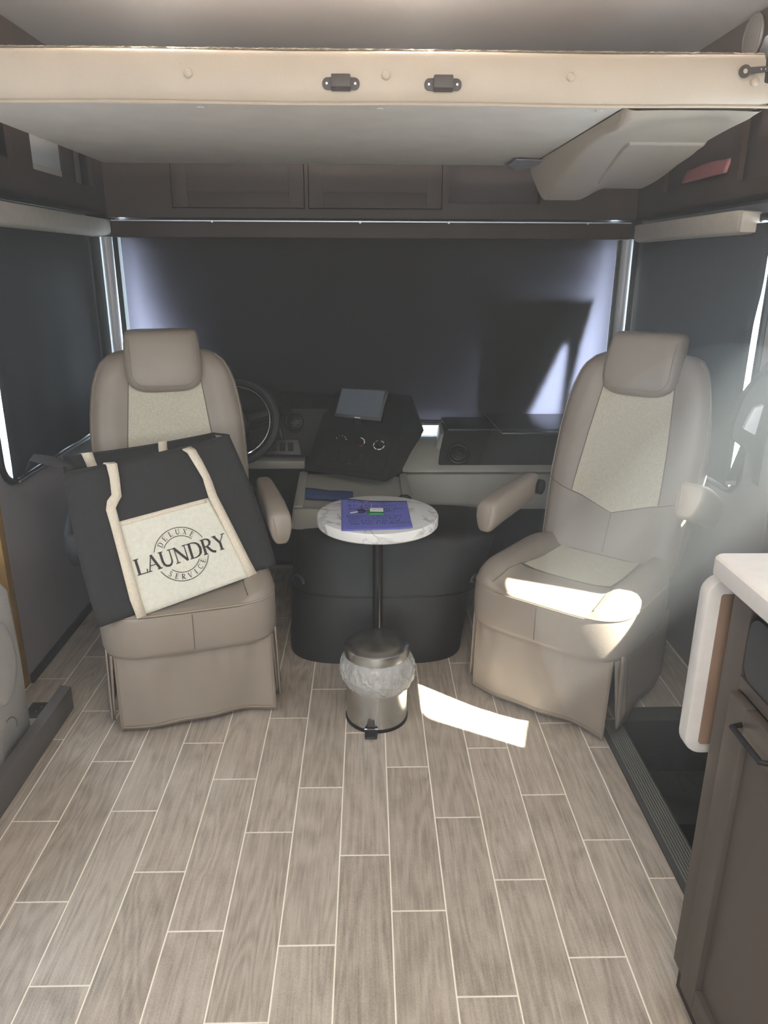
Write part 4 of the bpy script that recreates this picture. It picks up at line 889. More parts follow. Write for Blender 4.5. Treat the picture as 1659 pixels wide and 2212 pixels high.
# webbing straps: ribbon through plane points, wid 30 mm
def ribbon(path, w, name='strap', parent=bag, m=MT['web']):
    P = [(Vector(a), Vector(b)) for a, b in path]; mb = MB(); v = []
    for a, b in P: v += [a, lerp(a, b, 0.5), b]
    mb.add(v, [(3 * i + k, 3 * i + 3 + k, 3 * i + 4 + k, 3 * i + 1 + k) for i in range(len(P) - 1) for k in (0, 1)])
    return link(name, mb, m, parent, world=True, solid=0.003, angle=60)
def onbag(u0, u1, v0, v1, h=0.012): return (bf(u0, v0, bulge(u0, v0) + h), bf(u1, v1, bulge(u1, v1) + h))
L = [onbag(0.108, 0.137, -0.002, 0.002)]
for v in (0.06, 0.12, 0.18, 0.24, 0.30): k = v / 0.30; L.append(onbag(lerp(0.100, 0.088, k), lerp(0.133, 0.116, k), v, v))
L += [onbag(0.085, 0.114, 0.345, 0.345), onbag(0.094, 0.124, 0.372, 0.360), onbag(0.110, 0.138, 0.388, 0.378, 0.014), onbag(0.114, 0.143, 0.44, 0.44, 0.020), onbag(0.112, 0.144, 0.482, 0.480, 0.026)]
# over the rim and down inside
L += [(bf(0.110, 0.494, 0.004), bf(0.142, 0.492, 0.004)), (bf(0.108, 0.490, -0.03), bf(0.140, 0.49, -0.03)), (bf(0.106, 0.45, -0.04), bf(0.138, 0.45, -0.04))]
ribbon(L, 0.03)
Rr = [onbag(0.478, 0.512, 0.048, 0.052)]
for v in (0.10, 0.16, 0.22, 0.28, 0.33): k = (v - 0.05) / 0.28; Rr.append(onbag(lerp(0.480, 0.405, k), lerp(0.510, 0.434, k), v, v + 0.004))
Rr += [onbag(0.402, 0.430, 0.372, 0.38, 0.010), onbag(0.400, 0.424, 0.395, 0.405, 0.014), onbag(0.382, 0.410, 0.44, 0.45, 0.022), onbag(0.366, 0.396, 0.485, 0.492, 0.026), (bf(0.358, 0.508, 0.006), bf(0.389, 0.513, 0.006)), (bf(0.352, 0.505, -0.03), bf(0.383, 0.510, -0.03)), (bf(0.35, 0.47, -0.04), bf(0.38, 0.47, -0.04))]
ribbon(Rr, 0.03)
# straps of the back handle showing over the rim
def onback(s, t, w):
    a = bback(s, t) + bn * 0.008; return (a - e_ * w / 2, a + e_ * w / 2)
ribbon([onback(0.17, 0.80, 0.032), onback(0.155, 0.93, 0.032), onback(0.145, 1.005, 0.034), (bback(0.14, 1.02) - e_ * .017 - bn * .02, bback(0.14, 1.02) + e_ * .017 - bn * .02)], .03)
ribbon([onback(0.60, 0.80, 0.030), onback(0.62, 0.95, 0.030), onback(0.635, 1.01, 0.030), (bback(0.64, 1.02) - e_ * .015 - bn * .02, bback(0.64, 1.02) + e_ * .015 - bn * .02)], .03)
ribbon([(bf(0.02, 0.43, -0.03), bf(0.05, 0.45, -0.03)), (bf(0.005, 0.50, -0.05), bf(0.035, 0.515, -0.05)), (bf(-0.045, 0.525, -0.06), bf(-0.028, 0.552, -0.06)), (bf(-0.085, 0.555, -0.10), bf(-0.068, 0.575, -0.10)), (bf(-0.10, 0.53, -0.14), bf(-0.075, 0.55, -0.14))], .03, 'side_handle', bag, MT['bag'])

# printed logo: serif strokes
GL = {  # strokes in a unit-height box: (points, thick) ; T thick, t thin
 'L': (0.62, [([(0.14, 0), (0.14, 1)], 1), ([(0.0, 0.02), (0.58, 0.02)], 0), ([(0.58, 0), (0.60, 0.24)], 0), ([(0.0, 0.98), (0.30, 0.98)], 0)]),
 'A': (0.80, [([(0.08, 0), (0.39, 1)], 0), ([(0.38, 1.0), (0.70, 0)], 1), ([(0.19, 0.35), (0.58, 0.35)], 0), ([(-0.03, 0.02), (0.22, 0.02)], 0), ([(0.55, 0.02), (0.84, 0.02)], 0)]),
 'U': (0.82, [([(0.14, 1), (0.14, 0.38), (0.18, 0.18), (0.28, 0.06), (0.42, 0.02), (0.55, 0.06), (0.64, 0.18), (0.67, 0.38), (0.67, 1)], 2), ([(0.0, 0.98), (0.28, 0.98)], 0), ([(0.54, 0.98), (0.80, 0.98)], 0)]),
 'N': (0.88, [([(0.14, 0), (0.14, 1)], 0), ([(0.12, 1), (0.74, 0)], 1), ([(0.74, 0), (0.74, 1)], 0), ([(0.0, 0.98), (0.18, 0.98)], 0), ([(0.02, 0.02), (0.27, 0.02)], 0), ([(0.61, 0.98), (0.86, 0.98)], 0)]),
 'D': (0.82, [([(0.14, 0), (0.14, 1)], 1), ([(0.0, 0.98), (0.36, 0.98), (0.55, 0.92), (0.68, 0.78), (0.74, 0.5), (0.68, 0.22), (0.55, 0.08), (0.36, 0.02), (0.0, 0.02)], 3)]),
 'R': (0.78, [([(0.14, 0), (0.14, 1)], 1), ([(0.0, 0.98), (0.34, 0.98), (0.50, 0.90), (0.56, 0.75), (0.50, 0.58), (0.34, 0.50), (0.14, 0.50)], 3), ([(0.32, 0.5), (0.50, 0.18), (0.62, 0.06), (0.78, 0.01)], 1), ([(0.0, 0.02), (0.28, 0.02)], 0)]),
 'Y': (0.76, [([(0.08, 1), (0.37, 0.48)], 1), ([(0.68, 1), (0.38, 0.48)], 0), ([(0.38, 0.5), (0.38, 0)], 1), ([(-0.04, 0.98), (0.22, 0.98)], 0), ([(0.54, 0.98), (0.80, 0.98)], 0), ([(0.24, 0.02), (0.52, 0.02)], 0)]),
 'E': (0.64, [([(0.14, 0), (0.14, 1)], 1), ([(0.0, 0.98), (0.54, 0.98)], 0), ([(0.0, 0.02), (0.58, 0.02)], 0), ([(0.14, 0.52), (0.44, 0.52)], 0), ([(0.55, 0.98), (0.55, 0.78)], 0), ([(0.58, 0.02), (0.60, 0.24)], 0), ([(0.43, 0.62), (0.43, 0.42)], 0)]),
 'X': (0.80, [([(0.10, 1), (0.66, 0)], 1), ([(0.66, 1), (0.10, 0)], 0), ([(0.0, 0.98), (0.24, 0.98)], 0), ([(0.54, 0.98), (0.76, 0.98)], 0), ([(0.0, 0.02), (0.22, 0.02)], 0), ([(0.52, 0.02), (0.80, 0.02)], 0)]),
 'S': (0.56, [([(0.46, 0.80), (0.42, 0.92), (0.28, 0.99), (0.13, 0.93), (0.07, 0.78), (0.14, 0.63), (0.30, 0.50), (0.44, 0.38), (0.50, 0.23), (0.44, 0.08), (0.28, 0.01), (0.12, 0.06), (0.04, 0.22)], 2)]),
 'V': (0.78, [([(0.08, 1), (0.40, 0)], 1), ([(0.70, 1), (0.40, 0)], 0), ([(-0.04, 0.98), (0.22, 0.98)], 0), ([(0.56, 0.98), (0.80, 0.98)], 0)]),
 'I': (0.34, [([(0.16, 0), (0.16, 1)], 1), ([(0.02, 0.98), (0.30, 0.98)], 0), ([(0.02, 0.02), (0.30, 0.02)], 0)]),
 'C': (0.74, [([(0.66, 0.78), (0.58, 0.92), (0.42, 0.99), (0.22, 0.92), (0.10, 0.75), (0.07, 0.5), (0.11, 0.25), (0.24, 0.08), (0.42, 0.01), (0.58, 0.07), (0.67, 0.22)], 2)]),
}
def glyph(mb, ch, H, xf):
    for pts, k in GL[ch][1]:
        n = len(pts)
        if k == 1: w = [0.145 * H] * n
        elif k == 0: w = [0.06 * H] * n
        elif k == 2: w = [lerp(0.14, 0.06, smooth(0.45, 1, i / max(1, n - 1))) * H if ch == 'U' else (0.06 + 0.06 * math.sin(PI * i / (n - 1))) * H for i in range(n)]
        else: w = [(0.06 + 0.09 * math.sin(PI * i / (n - 1)) ** 2) * H for i in range(n)]
        mb.strip([(p[0] * H, p[1] * H) for p in pts], w, xf)
lg = MB(); LC = (0.281, 0.166); ta = math.radians(5.7); ca, sa = math.cos(ta), math.sin(ta)
def LP(x, y):   # logo coordinates (metres, centred) to bag surface
    u = LC[0] + x * ca - y * sa; v = LC[1] + x * sa + y * ca; return bf(u, v, bulge(u, v) + 0.0095)
H = 0.050; txt = 'LAUNDRY'; tot = sum(GL[c][0] for c in txt); kx = 0.300 / (tot * H); xx = -0.149
for c in txt:
    glyph(lg, c, H, lambda a, b, x0=xx: LP(x0 + a * kx, b - H / 2)); xx += GL[c][0] * H * kx
RO = 0.0855
def arc(r, a0, a1, w=0.0022): lg.strip([(r * math.cos(math.radians(a)), r * math.sin(math.radians(a))) for a in [lerp(a0, a1, k / 40) for k in range(41)]], w, LP)
arc(RO, 160, 22); arc(RO, 203, 341); arc(RO * 0.68, 146, 40); arc(RO * 0.68, 221, 328)
h2 = 0.0165
def around(word, a0, a1, top):
    for i, c in enumerate(word):
        a = math.radians(lerp(a0, a1, i / (len(word) - 1))); r = RO * 0.84; w = GL[c][0] * h2
        def xf(x, y, a=a, w=w):
            x -= w / 2; y -= h2 / 2
            if top: rx, ry = math.cos(a), math.sin(a); tx, ty = math.sin(a), -math.cos(a); return LP(rx * (r + y) + tx * x, ry * (r + y) + ty * x)
            rx, ry = math.cos(a), math.sin(a); tx, ty = -math.sin(a), math.cos(a); return LP(rx * (r - y) + tx * x, ry * (r - y) + ty * x)
        glyph(lg, c, h2, xf)
around('DELUXE', 140, 46, True); around('SERVICE', 224, 326, False)
lo = link('printed_logo', lg, MT['ink'], pko, world=True, smooth=False, fix=False); lo['label'] = 'dark printed words deluxe laundry service'

# ================================================================== TABLE, NOTE, KEYS
TX, TY, TZ = 0.034, 2.453, 0.626
tb = thing('side_table', 'small round side table with a white marble top on a black pole', 'table', (TX, TY, 0))
link('tabletop', MB().lathe([(0.19, -0.040), (0.207, -0.038), (0.211, -0.034), (0.2115, -0.006), (0.209, -0.001), (0.205, 0)], (0, 0, TZ), 72), MT['marble'], tb)
link('pole', MB().lathe([(0.018, 0.012), (0.018, TZ - 0.04)], n=24), mat('gloss_black_metal', (26, 25, 25), 0.22, bump=(50, .02)), tb)
link('top_flange', MB().lathe([(0.06, TZ - 0.0455), (0.06, TZ - 0.0405)], n=32), MT['blackplastic'], tb)
link('base_plate', MB().lathe([(0.048, 0.0), (0.048, 0.006), (0.03, 0.014), (0.018, 0.02)], n=32), MT['blackplastic'], tb)
# note
NA, NB_, NC, ND = Vector((-0.098, 2.592, 0)), Vector((0.142, 2.590, 0)), Vector((0.147, 2.288, 0)), Vector((-0.087, 2.268, 0))
def note_pt(u, v, h=0.0):
    p = lerp(lerp(ND, NC, u), lerp(NA, NB_, u), v); p = p.copy()
    curl = 0.010 * smooth(0.80, 1.0, v) * (1 - smooth(0.0, 0.5, u)) + 0.006 * smooth(0.8, 1, u) * smooth(.25, 0, v)
    p.z = TZ + 0.0016 + curl + h; return p
nt_ = thing('paper_note', 'periwinkle blue sheet of paper with handwriting on the marble table', 'paper', ((NA + NC) / 2).to_tuple()[:2] + (TZ,))
link('sheet', MB().grid(lambda u, v: note_pt(u, v), 16, 16), MT['note'], nt_, world=True, solid=0.0006)
# handwriting: single-stroke letters
HWL = {'a': [[(.5, .5), (.25, .6), (.05, .35), (.15, .05), (.4, .1), (.5, .5), (.55, .05)]], 'b': [[(.1, 1), (.1, 0), (.4, .05), (.5, .3), (.3, .5), (.1, .4)]], 'c': [[(.5, .5), (.2, .55), (.05, .25), (.2, 0), (.5, .1)]],
 'd': [[(.5, .5), (.2, .55), (.05, .25), (.2, 0), (.5, .2), (.52, 1), (.55, 0)]], 'e': [[(.05, .3), (.45, .35), (.35, .6), (.1, .5), (.08, .15), (.3, 0), (.5, .1)]], 'f': [[(.5, .95), (.3, 1), (.2, .8), (.2, -.1)], [(.02, .5), (.45, .5)]],
 'h': [[(.1, 1), (.1, 0)], [(.1, .4), (.35, .55), (.45, .3), (.45, 0)]], 'i': [[(.15, .55), (.15, 0)], [(.15, .8), (.18, .84)]], 'k': [[(.1, 1), (.1, 0)], [(.45, .6), (.1, .3), (.5, 0)]], 'l': [[(.15, 1), (.15, 0)]],
 'm': [[(.05, .5), (.05, 0)], [(.05, .4), (.2, .55), (.3, .3), (.3, 0)], [(.3, .4), (.45, .55), (.55, .3), (.58, 0)]], 'n': [[(.08, .55), (.1, 0)], [(.1, .35), (.3, .55), (.42, .35), (.45, 0)]], 'o': [[(.3, .55), (.05, .35), (.15, .02), (.42, .08), (.48, .4), (.3, .55)]],
 'p': [[(.1, .55), (.08, -.4)], [(.1, .4), (.35, .55), (.45, .25), (.3, 0), (.1, .1)]], 'r': [[(.1, .55), (.1, 0)], [(.1, .35), (.25, .55), (.45, .5)]], 's': [[(.45, .5), (.2, .58), (.12, .4), (.4, .2), (.3, 0), (.05, .05)]], 't': [[(.2, .9), (.2, .05), (.4, 0)], [(0, .6), (.42, .6)]],
 'u': [[(.08, .55), (.1, .1), (.3, 0), (.45, .2), (.46, .55), (.5, 0)]], 'v': [[(.05, .55), (.25, 0), (.48, .55)]], 'w': [[(.02, .55), (.15, 0), (.28, .45), (.42, 0), (.58, .55)]], 'x': [[(.05, .55), (.5, 0)], [(.5, .55), (.05, 0)]],
 'K': [[(.1, 1), (.1, 0)], [(.5, 1), (.1, .45), (.55, 0)]], 'W': [[(.0, 1), (.15, 0), (.3, .7), (.45, 0), (.6, 1)]], 'B': [[(.1, 0), (.1, 1), (.4, .9), (.35, .55), (.1, .5), (.5, .4), (.4, .02), (.1, 0)]], 'S': [[(.5, .85), (.25, 1), (.1, .75), (.45, .35), (.35, .02), (.05, .1)]],
 'P': [[(.1, 0), (.1, 1), (.45, .9), (.4, .55), (.1, .48)]], 'C': [[(.5, .85), (.2, 1), (.05, .5), (.2, 0), (.55, .15)]], 'V': [[(.02, 1), (.28, 0), (.55, 1)]], '-': [[(.1, .35), (.45, .35)]], '&': [[(.55, .3), (.3, 0), (.1, .2), (.4, .8), (.25, .95), (.15, .75), (.55, 0)]],
 ':': [[(.2, .45), (.22, .5)], [(.2, .1), (.22, .15)]], '_': [[(.0, 0), (.55, 0)]], '1': [[(.25, 1), (.25, 0)]], '2': [[(.08, .8), (.3, 1), (.45, .75), (.05, 0), (.5, .02)]], '3': [[(.08, .95), (.45, .9), (.2, .55), (.48, .3), (.25, 0), (.05, .1)]],
 '4': [[(.4, 0), (.4, 1), (.05, .35), (.55, .35)]], '5': [[(.48, 1), (.12, 1), (.1, .6), (.45, .45), (.4, .05), (.05, .05)]], '7': [[(.05, 1), (.5, 1), (.2, 0)]], '8': [[(.3, .52), (.1, .75), (.3, 1), (.48, .75), (.08, .25), (.3, 0), (.5, .25), (.3, .52)]], '6': [[(.45, .95), (.1, .5), (.1, .1), (.4, .05), (.42, .4), (.12, .4)]], '9': [[(.45, .6), (.15, .55), (.15, .9), (.45, .95), (.45, .5), (.35, 0)]]}
hw = MB(); rng = random.Random(5)
LINES = [('Kim  55 555-1484', 0.10, 0.90, .040), ('Wifi:  Venom_486373', 0.10, 0.79, .040), ('Wifi   want-a-moon-than-', 0.12, 0.68, .036), ('more', 0.66, 0.60, .036),
         ('Blankets in master bed', 0.08, 0.42, .038), ('Sheets in master bed', 0.11, 0.345, .036), ('Pots & Pans under sink', 0.11, 0.262, .036), ('Paper Plates & Cups above micro', 0.13, 0.185, .0295)]
for s_, u0, v0, adv in LINES:
    u = u0
    for c in s_:
        if c in HWL:
            for st_ in HWL[c]:
                pts = [(u + p[0] * adv * 0.95 + p[1] * 0.008 + rng.uniform(-.0012, .0012), v0 + p[1] * 0.062 + rng.uniform(-.002, .002)) for p in st_]
                hw.strip(pts, 0.0075, lambda a, b: note_pt(a, b, 0.0006))
        u += adv * (1 if c != ' ' else 0.7)
    if s_ in ('more', LINES[-1][0]): link('handwriting', hw, MT['pen'], nt_, world=True, smooth=False, fix=False); hw = MB()
# keys on the note
ky = thing('key_ring', 'small key on a steel ring with a green and white tag', 'keys', (0.0, 2.47, TZ + 0.002))
kz = TZ + 0.004
link('ring', MB().tube([(-0.006 + 0.0175 * math.cos(2 * PI * k / 28), 2.470 - 0.006 * math.sin(2 * PI * k / 28), kz + 0.0185 + 0.0165 * math.sin(2 * PI * k / 28)) for k in range(28)], 0.0019, 8, True), MT['chrome'], ky, world=True)
ka = Vector((-0.020, 2.462, kz)); kd = Vector((-1, -0.62, 0)).normalized(); kn = Vector((kd.y, -kd.x, 0))
k1 = link('key_head', MB().prism([ka + kd * x + kn * y for x, y in rrect(-0.010, 0.020, -0.013, 0.013, 0.008, 4)], (0, 0, 0.006)), MT['keyhead'], ky, world=True, bevel=0.0015)
link('key_blade', MB().prism([ka + kd * x + kn * y + Vector((0, 0, 0.002)) for x, y in ((0.019, -0.005), (0.046, -0.005), (0.050, -0.001), (0.046, 0.004), (0.040, 0.002), (0.036, 0.005), (0.030, 0.003), (0.019, 0.005))], (0, 0, 0.0026)), mat('key_steel', (205, 205, 210), 0.45, 0.25, bump=(100, .05)), ky, world=True)
g1 = link('tag_body', MB().prism([(x, y, kz - 0.002) for x, y in [(-0.004, 2.440), (0.004, 2.424), (0.056, 2.424), (0.056, 2.484), (0.006, 2.486)]], (0, 0, 0.007)), MT['green'], ky, world=True, bevel=0.002); g1['label'] = 'green plastic key tag'
link('tag_label', MB().prism([(x, y, kz + 0.0051) for x, y in [(0.007, 2.446), (0.053, 2.444), (0.053, 2.482), (0.008, 2.483)]], (0, 0, 0.0008)), MT['white'], g1, world=True)
link('tag_writing', MB().strip([(0.013, 2.458), (0.018, 2.470), (0.018, 2.456), (0.024, 2.470), (0.027, 2.460)], 0.0016, lambda a, b: Vector((a, b, kz + 0.0062))).strip([(0.031, 2.462), (0.048, 2.464)], 0.0012, lambda a, b: Vector((a, b, kz + 0.0062))), MT['ink'], g1, world=True, smooth=False, fix=False)

# ================================================================== PEDAL BIN
BXc, BYc, BR = 0.0275, 2.165, 0.1015
bn_ = thing('pedal_bin', 'small stainless steel pedal bin with a crumpled clear liner', 'bin', (BXc, BYc, 0))
link('base_ring', MB().lathe([(0.098, 0.0), (0.1045, 0.001), (0.1045, 0.010), (0.1015, 0.012)], n=64), MT['blackplastic'], bn_)
link('body', MB().lathe([(BR, 0.012), (BR, 0.236), (BR - 0.004, 0.238)], n=72, cap=False), MT['steel'], bn_)
link('body_seam', MB().tube([(-0.004, -BR - 0.0004, 0.02), (-0.004, -BR - 0.0004, 0.12)], 0.0007, 5).tube([(-0.018, -BR + 0.001, 0.02), (-0.018, -BR + 0.001, 0.12)], 0.0006, 5).tube([(0.006, -BR - 0.0003, 0.02), (0.006, -BR - 0.0003, 0.12)], 0.0006, 5), MT['alu'], bn_)
lid = link('lid', MB().lathe([(0.102, 0.242), (0.1065, 0.243), (0.1065, 0.268), (0.1055, 0.2725), (0.102, 0.2755), (0.07, 0.281), (0.03, 0.2835), (0.002, 0.284)], n=72), MT['steel'], bn_); lid['label'] = 'domed steel lid'
from mathutils import noise
lr = []; NR = 26
for j in range(NR + 1):
    t_ = j / NR; r = interp([(0, 0.1035), (0.1, 0.110), (0.3, 0.1165), (0.55, 0.119), (0.8, 0.115), (0.95, 0.108), (1, 0.1035)], t_)
    ring = []
    for k in range(220):
        a = 2 * PI * k / 220; ca_, sa_ = math.cos(a), math.sin(a)
        side = 0.5 + 0.5 * math.cos(a + 0.9)      # baggier at the right front
        drop = 0.090 + 0.028 * side + 0.010 * noise.noise((ca_ * 2.2, sa_ * 2.2, 3.1)); env = math.sin(PI * min(1, t_ * 1.02)) ** 0.6
        p3 = Vector((ca_ * 3.2, sa_ * 3.2, t_ * 2.4)); n_ = 1 - 2 * abs(noise.noise(p3 * 1.5)) + 0.6 * (1 - 2 * abs(noise.noise(p3 * 3.4 + Vector((4, 1, 7))))) 
        rr = r + env * (0.008 * side + 0.0055 * (n_ - 0.8))
        ring.append((rr * ca_, rr * sa_, 0.243 - drop * t_ + 0.004 * env * noise.noise(p3 * 2)))
    lr.append(ring)
link('bin_liner', MB().loft(lr, False, False), MT['liner'], bn_, angle=25)['label'] = 'crumpled clear plastic liner turned over the rim'
link('pedal_bracket', MB().hexa([(-0.034, -0.104, 0.012), (-0.006, -0.104, 0.012), (-0.006, -0.098, 0.012), (-0.034, -0.098, 0.012)], [(-0.030, -0.104, 0.050), (-0.008, -0.104, 0.050), (-0.008, -0.098, 0.050), (-0.030, -0.098, 0.050)]), MT['bracket'], bn_, bevel=0.001)
pdl = link('pedal', MB().hexa([(-0.040, -0.140, 0.004), (0.000, -0.140, 0.004), (0.002, -0.100, 0.014), (-0.040, -0.100, 0.014)], [(-0.040, -0.138, 0.010), (0.000, -0.138, 0.010), (0.002, -0.100, 0.026), (-0.040, -0.100, 0.026)]), MT['blackplastic'], bn_, bevel=0.002)
link('pedal_strip', MB().box(-0.041, 0.003, -0.116, -0.111, 0.0215, 0.024), MT['chrome'], pdl)

# ================================================================== RIGHT: KITCHEN CABINET, COUNTER, STEPS
kc = thing('kitchen_cabinet', 'dark umber kitchen base cabinet at the right edge of the picture', 'cabinet', (0.93, 0.6, 0))
KX = 0.646
link('carcass', MB().box(KX + 0.02, 1.215, -0.9, 1.180, 0.0, 0.925).box(KX, KX + 0.02, 1.118, 1.180, 0.055, 0.925).box(KX, KX + 0.02, -0.9, 1.118, 0.752, 0.775).box(KX, KX + 0.02, -0.9, 1.118, 0.90, 0.925), MT['cabinet'], kc, world=True, bevel=0.002)
link('toe_kick', MB().box(KX + 0.005, KX + 0.02, -0.9, 1.16, 0.0, 0.055), MT['darktrim'], kc, world=True)
link('drawer', MB().prism([(KX - 0.004, y, z) for y, z in rrect(0.50, 1.108, 0.782, 0.898, 0.03, 5)], (0.02, 0, 0)), mat('dark_oven_front', (46, 47, 49), 0.55, bump=(100, .03)), kc, world=True, bevel=0.002)
dr = MB(); fw = 0.058
y0, y1, z0, z1 = 0.50, 1.112, 0.062, 0.748
dr.box(KX - 0.016, KX + 0.002, y1 - fw, y1, z0, z1).box(KX - 0.016, KX + 0.002, y0, y0 + fw, z0, z1).box(KX - 0.016, KX + 0.002, y0 + fw, y1 - fw, z0, z0 + fw).box(KX - 0.016, KX + 0.002, y0 + fw, y1 - fw, z1 - fw, z1)
kd_ = link('door', dr, MT['cabinet'], kc, world=True, bevel=0.002)
link('door_panel', MB().box(KX - 0.004, KX + 0.002, y0 + fw, y1 - fw, z0 + fw, z1 - fw), MT['cabinet'], kd_, world=True)
link('door_handle', MB().tube([(KX - 0.016, 1.06, 0.715), (KX - 0.035, 1.055, 0.715), (KX - 0.035, 0.96, 0.715), (KX - 0.016, 0.955, 0.715)], 0.005, 8), MT['blackplastic'], kd_, world=True)
ct = link('countertop', MB().prism([(x, y, 0.926) for x, y in rrect(0.612, 1.216, -0.9, 1.218, 0.022, 6)], (0, 0, 0.040)), MT['solid'], world='origin', bevel=0.010, bseg=3)
tag(ct, 'white solid-surface countertop on the dark kitchen cabinet', 'countertop')
lf = thing('counter_flap', 'folded-down counter flap with white rim and brown wooden face', 'counter flap', (0.85, 1.22, 0.55))
link('rim', MB().prism([(x, 1.208, z) for x, z in rrect(0.612, 1.10, 0.548, 0.916, 0.035, 6)], (0, 0.034, 0)), MT['solid'], lf, world=True, bevel=0.006)
link('wood_face', MB().prism([(x, 1.2085, z) for x, z in rrect(0.638, 1.08, 0.572, 0.888, 0.006, 3)], (0, -0.004, 0)), MT['leafwood'], lf, world=True)['label'] = 'brown wooden face'
link('wood_batten', MB().box(0.668, 0.69, 1.197, 1.2045, 0.70, 0.86), MT['leafwood'], lf, world=True, bevel=0.002)
link('hinge', MB().box(0.70, 0.74, 1.18, 1.208, 0.86, 0.91), MT['steel'], lf, world=True)
# entry steps
es = thing('entry_steps', 'dark entry stairwell beside the kitchen cabinet with ribbed rubber nosing', 'steps', (1.0, 1.65, -0.4))
link('nosing_plate', MB().box(0.766, 0.846, 1.19, 2.125, -0.02, 0.003), MT['rubber'], es, world=True, bevel=0.002)
for k in range(8):
    x = 0.782 + k * 0.0075; link('rib', MB().box(x, x + 0.0034, 1.195, 2.12, 0.003, 0.0062), MT['ribs'], es, world=True)
link('riser', MB().box(0.828, 0.840, 1.155, 2.125, -0.40, -0.02), MT['step'], es, world=True)
link('side_wall', MB().box(0.840, 1.222, 2.118, 2.130, -0.40, -0.003), MT['step'], es, world=True)
link('edge_trim', MB().box(0.845, 1.218, 2.118, 2.195, -0.002, 0.004), MT['rubber'], es, world=True, bevel=0.001)
link('side_wall', MB().box(0.840, 1.222, 1.150, 1.162, -0.40, -0.002), MT['step'], es, world=True)
link('tread', MB().box(0.840, 1.222, 1.162, 1.86, -0.40, -0.36), MT['step'], es, world=True)
link('tread', MB().box(0.840, 1.222, 1.86, 2.118, -0.40, -0.20), MT['step'], es, world=True, bevel=0.006)

# ================================================================== LEFT: SOFA, BRACKET
so = thing('sofa', 'grey leather sofa arm at the left edge of the picture behind the floor rail', 'sofa', (-1.45, 1.2, 0))
def softbox(x0, x1, y0, y1, z0, z1, r, p=0.3):
    cx, cy = (x0 + x1) / 2, (y0 + y1) / 2; hx, hy = (x1 - x0) / 2, (y1 - y0) / 2; rg = []
    for z, s in ((z0, 1 - r / hx * 0.6), (z0 + r * 0.4, 1), (lerp(z0, z1, 0.5), 1.01), (z1 - r, 1), (z1 - r * 0.4, 1 - r / hx * 0.25), (z1 - r * 0.08, 1 - r / hx * 0.7), (z1, 1 - r / hx * 1.4)):
        ins_x = hx - hx * (1 - (1 - s)); dx = hx * (1 - s); rg.append([(cx + (hx - dx) * sgnpow(math.cos(2 * PI * q / 40), p), cy + (hy - dx) * sgnpow(math.sin(2 * PI * q / 40), p), z) for q in range(40)])
    return MB().loft(rg)
link('arm', softbox(-1.86, -1.068, 1.83, 2.06, 0.02, 0.575, 0.05, 0.2), MT['sofa'], so, world=True, angle=70)
link('arm_front_roll', MB().loft([[(-1.068 + h, 1.915 + 0.085 * k * math.cos(2 * PI * q / 28), 0.35 + 0.13 * k * math.sin(2 * PI * q / 28)) for q in range(28)] for h, k in ((-0.01, 1.0), (0.008, 1.0), (0.014, 0.93), (0.016, 0.7), (0.017, 0.1))]), MT['sofa'], so, world=True, angle=60)
link('seat_base', softbox(-1.86, -1.09, 0.3, 1.83, 0.02, 0.28, 0.03, 0.2), MT['sofa'], so, world=True, angle=70)
link('seat_cushion', softbox(-1.84, -1.075, 0.32, 1.82, 0.285, 0.46, 0.06, 0.2), MT['sofa'], so, world=True, angle=70)
link('back_cushion', softbox(-1.88, -1.66, 0.32, 1.82, 0.46, 0.85, 0.06, 0.3), MT['sofa'], so, world=True, angle=70)
link('arm', softbox(-1.86, -1.068, 0.06, 0.30, 0.02, 0.575, 0.05, 0.2), MT['sofa'], so, world=True, angle=70)
link('crease', MB().tube([(-1.066, 1.90 + 0.05 * math.cos(a), 0.13 + 0.04 * math.sin(a)) for a in [lerp(-0.3, 1.7, k / 10) for k in range(11)]], 0.002, 5), MT['seam'], so, world=True)
fb = thing('floor_bracket', 'dark metal floor plate with two screws behind the floor rail', 'bracket', (-1.11, 2.21, 0))
link('plate', MB().box(-0.055, 0.045, -0.045, 0.045, 0.0, 0.004), MT['darktrim'], fb, bevel=0.001)
for x, y in ((-0.02, -0.012), (-0.012, 0.014), (0.02, 0.0)): link('screw', MB().disc((x, y, 0.004), (0, 0, 1), 0.004, 0.002, 10), MT['chrome'], fb)

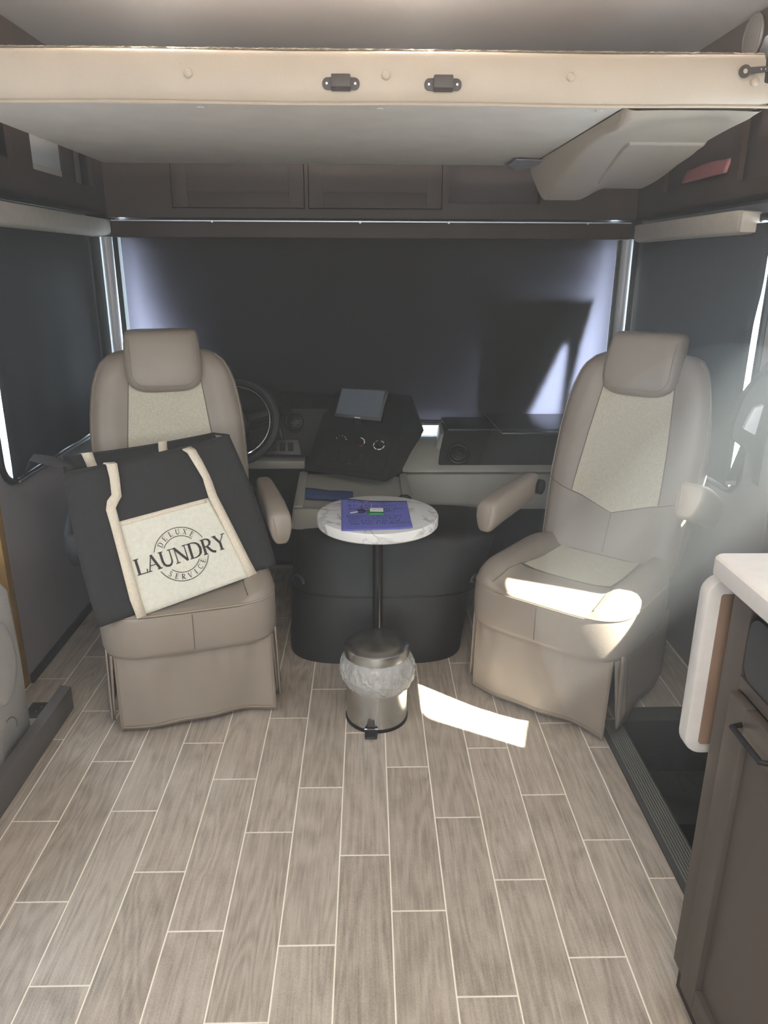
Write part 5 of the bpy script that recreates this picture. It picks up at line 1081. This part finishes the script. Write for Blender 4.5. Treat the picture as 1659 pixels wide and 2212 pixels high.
# ---- seat belt hanging by the passenger window
sb = thing('seat_belt', 'black seat belt with a grey buckle cover hanging beside the passenger window', 'seat belt', (1.17, 2.24, 0.8))
link('webbing', MB().prism([(x, 2.19, z) for x, z in ((1.196, 1.175), (1.150, 1.110), (1.128, 1.075), (1.108, 0.985), (1.112, 0.950), (1.150, 0.925), (1.190, 0.885), (1.212, 0.80), (1.216, 0.80), (1.216, 1.20))], (0, 0.035, 0)), MT['blackvinyl'], sb, world=True, bevel=0.006)
link('buckle_cover', MB().hexa([(1.128, 2.165, 0.985), (1.168, 2.165, 0.965), (1.175, 2.19, 0.965), (1.132, 2.19, 0.985)], [(1.150, 2.165, 1.050), (1.180, 2.165, 1.060), (1.185, 2.19, 1.060), (1.154, 2.19, 1.050)]), MT['pillar'], sb, world=True, bevel=0.006)
link('tongue', MB().box(1.118, 1.150, 2.20, 2.206, 0.80, 0.815), MT['chrome'], sb, world=True, bevel=0.002)
link('webbing_end', MB().prism([(x, 2.205, z) for x, z in ((1.150, 0.93), (1.172, 0.92), (1.150, 0.805), (1.120, 0.81))], (0, 0.004, 0)), MT['blackvinyl'], sb, world=True)

# ---- thin haze volume standing in for lens glare, lit by the entry door sun
hz = link('cab_glare_haze', MB().box(-1.21, 1.21, 0.3, 3.37, 0.002, 2.15), MT['haze'], world='origin', smooth=False)
tag(hz, 'thin haze volume standing in for lens glare around the sunlit seat', 'haze', kind='stuff')
# denser volumes standing in for lens glare over the passenger seat and stairwell
for name, k, mk, lab in (('glare_volume', 1.12, 'haze2', 'wide faint haze volume for lens glare over the passenger seat and the stairwell'), ('glare_volume', 0.78, 'haze3', 'denser inner haze volume for lens glare over the sunlit seat front')):
    el = MB().loft([[(min(1.212, 0.96 + 0.62 * k * math.cos(b) * math.cos(2 * PI * q / 40)), 1.92 + 0.62 * k * math.cos(b) * math.sin(2 * PI * q / 40), max(0.008, 0.60 + 0.85 * k * math.sin(b))) for q in range(40)] for b in [lerp(-PI / 2 + 0.02, PI / 2 - 0.02, j / 24) for j in range(25)]])
    tag(link(name, el, MT[mk], world='origin'), lab, 'haze', kind='stuff')
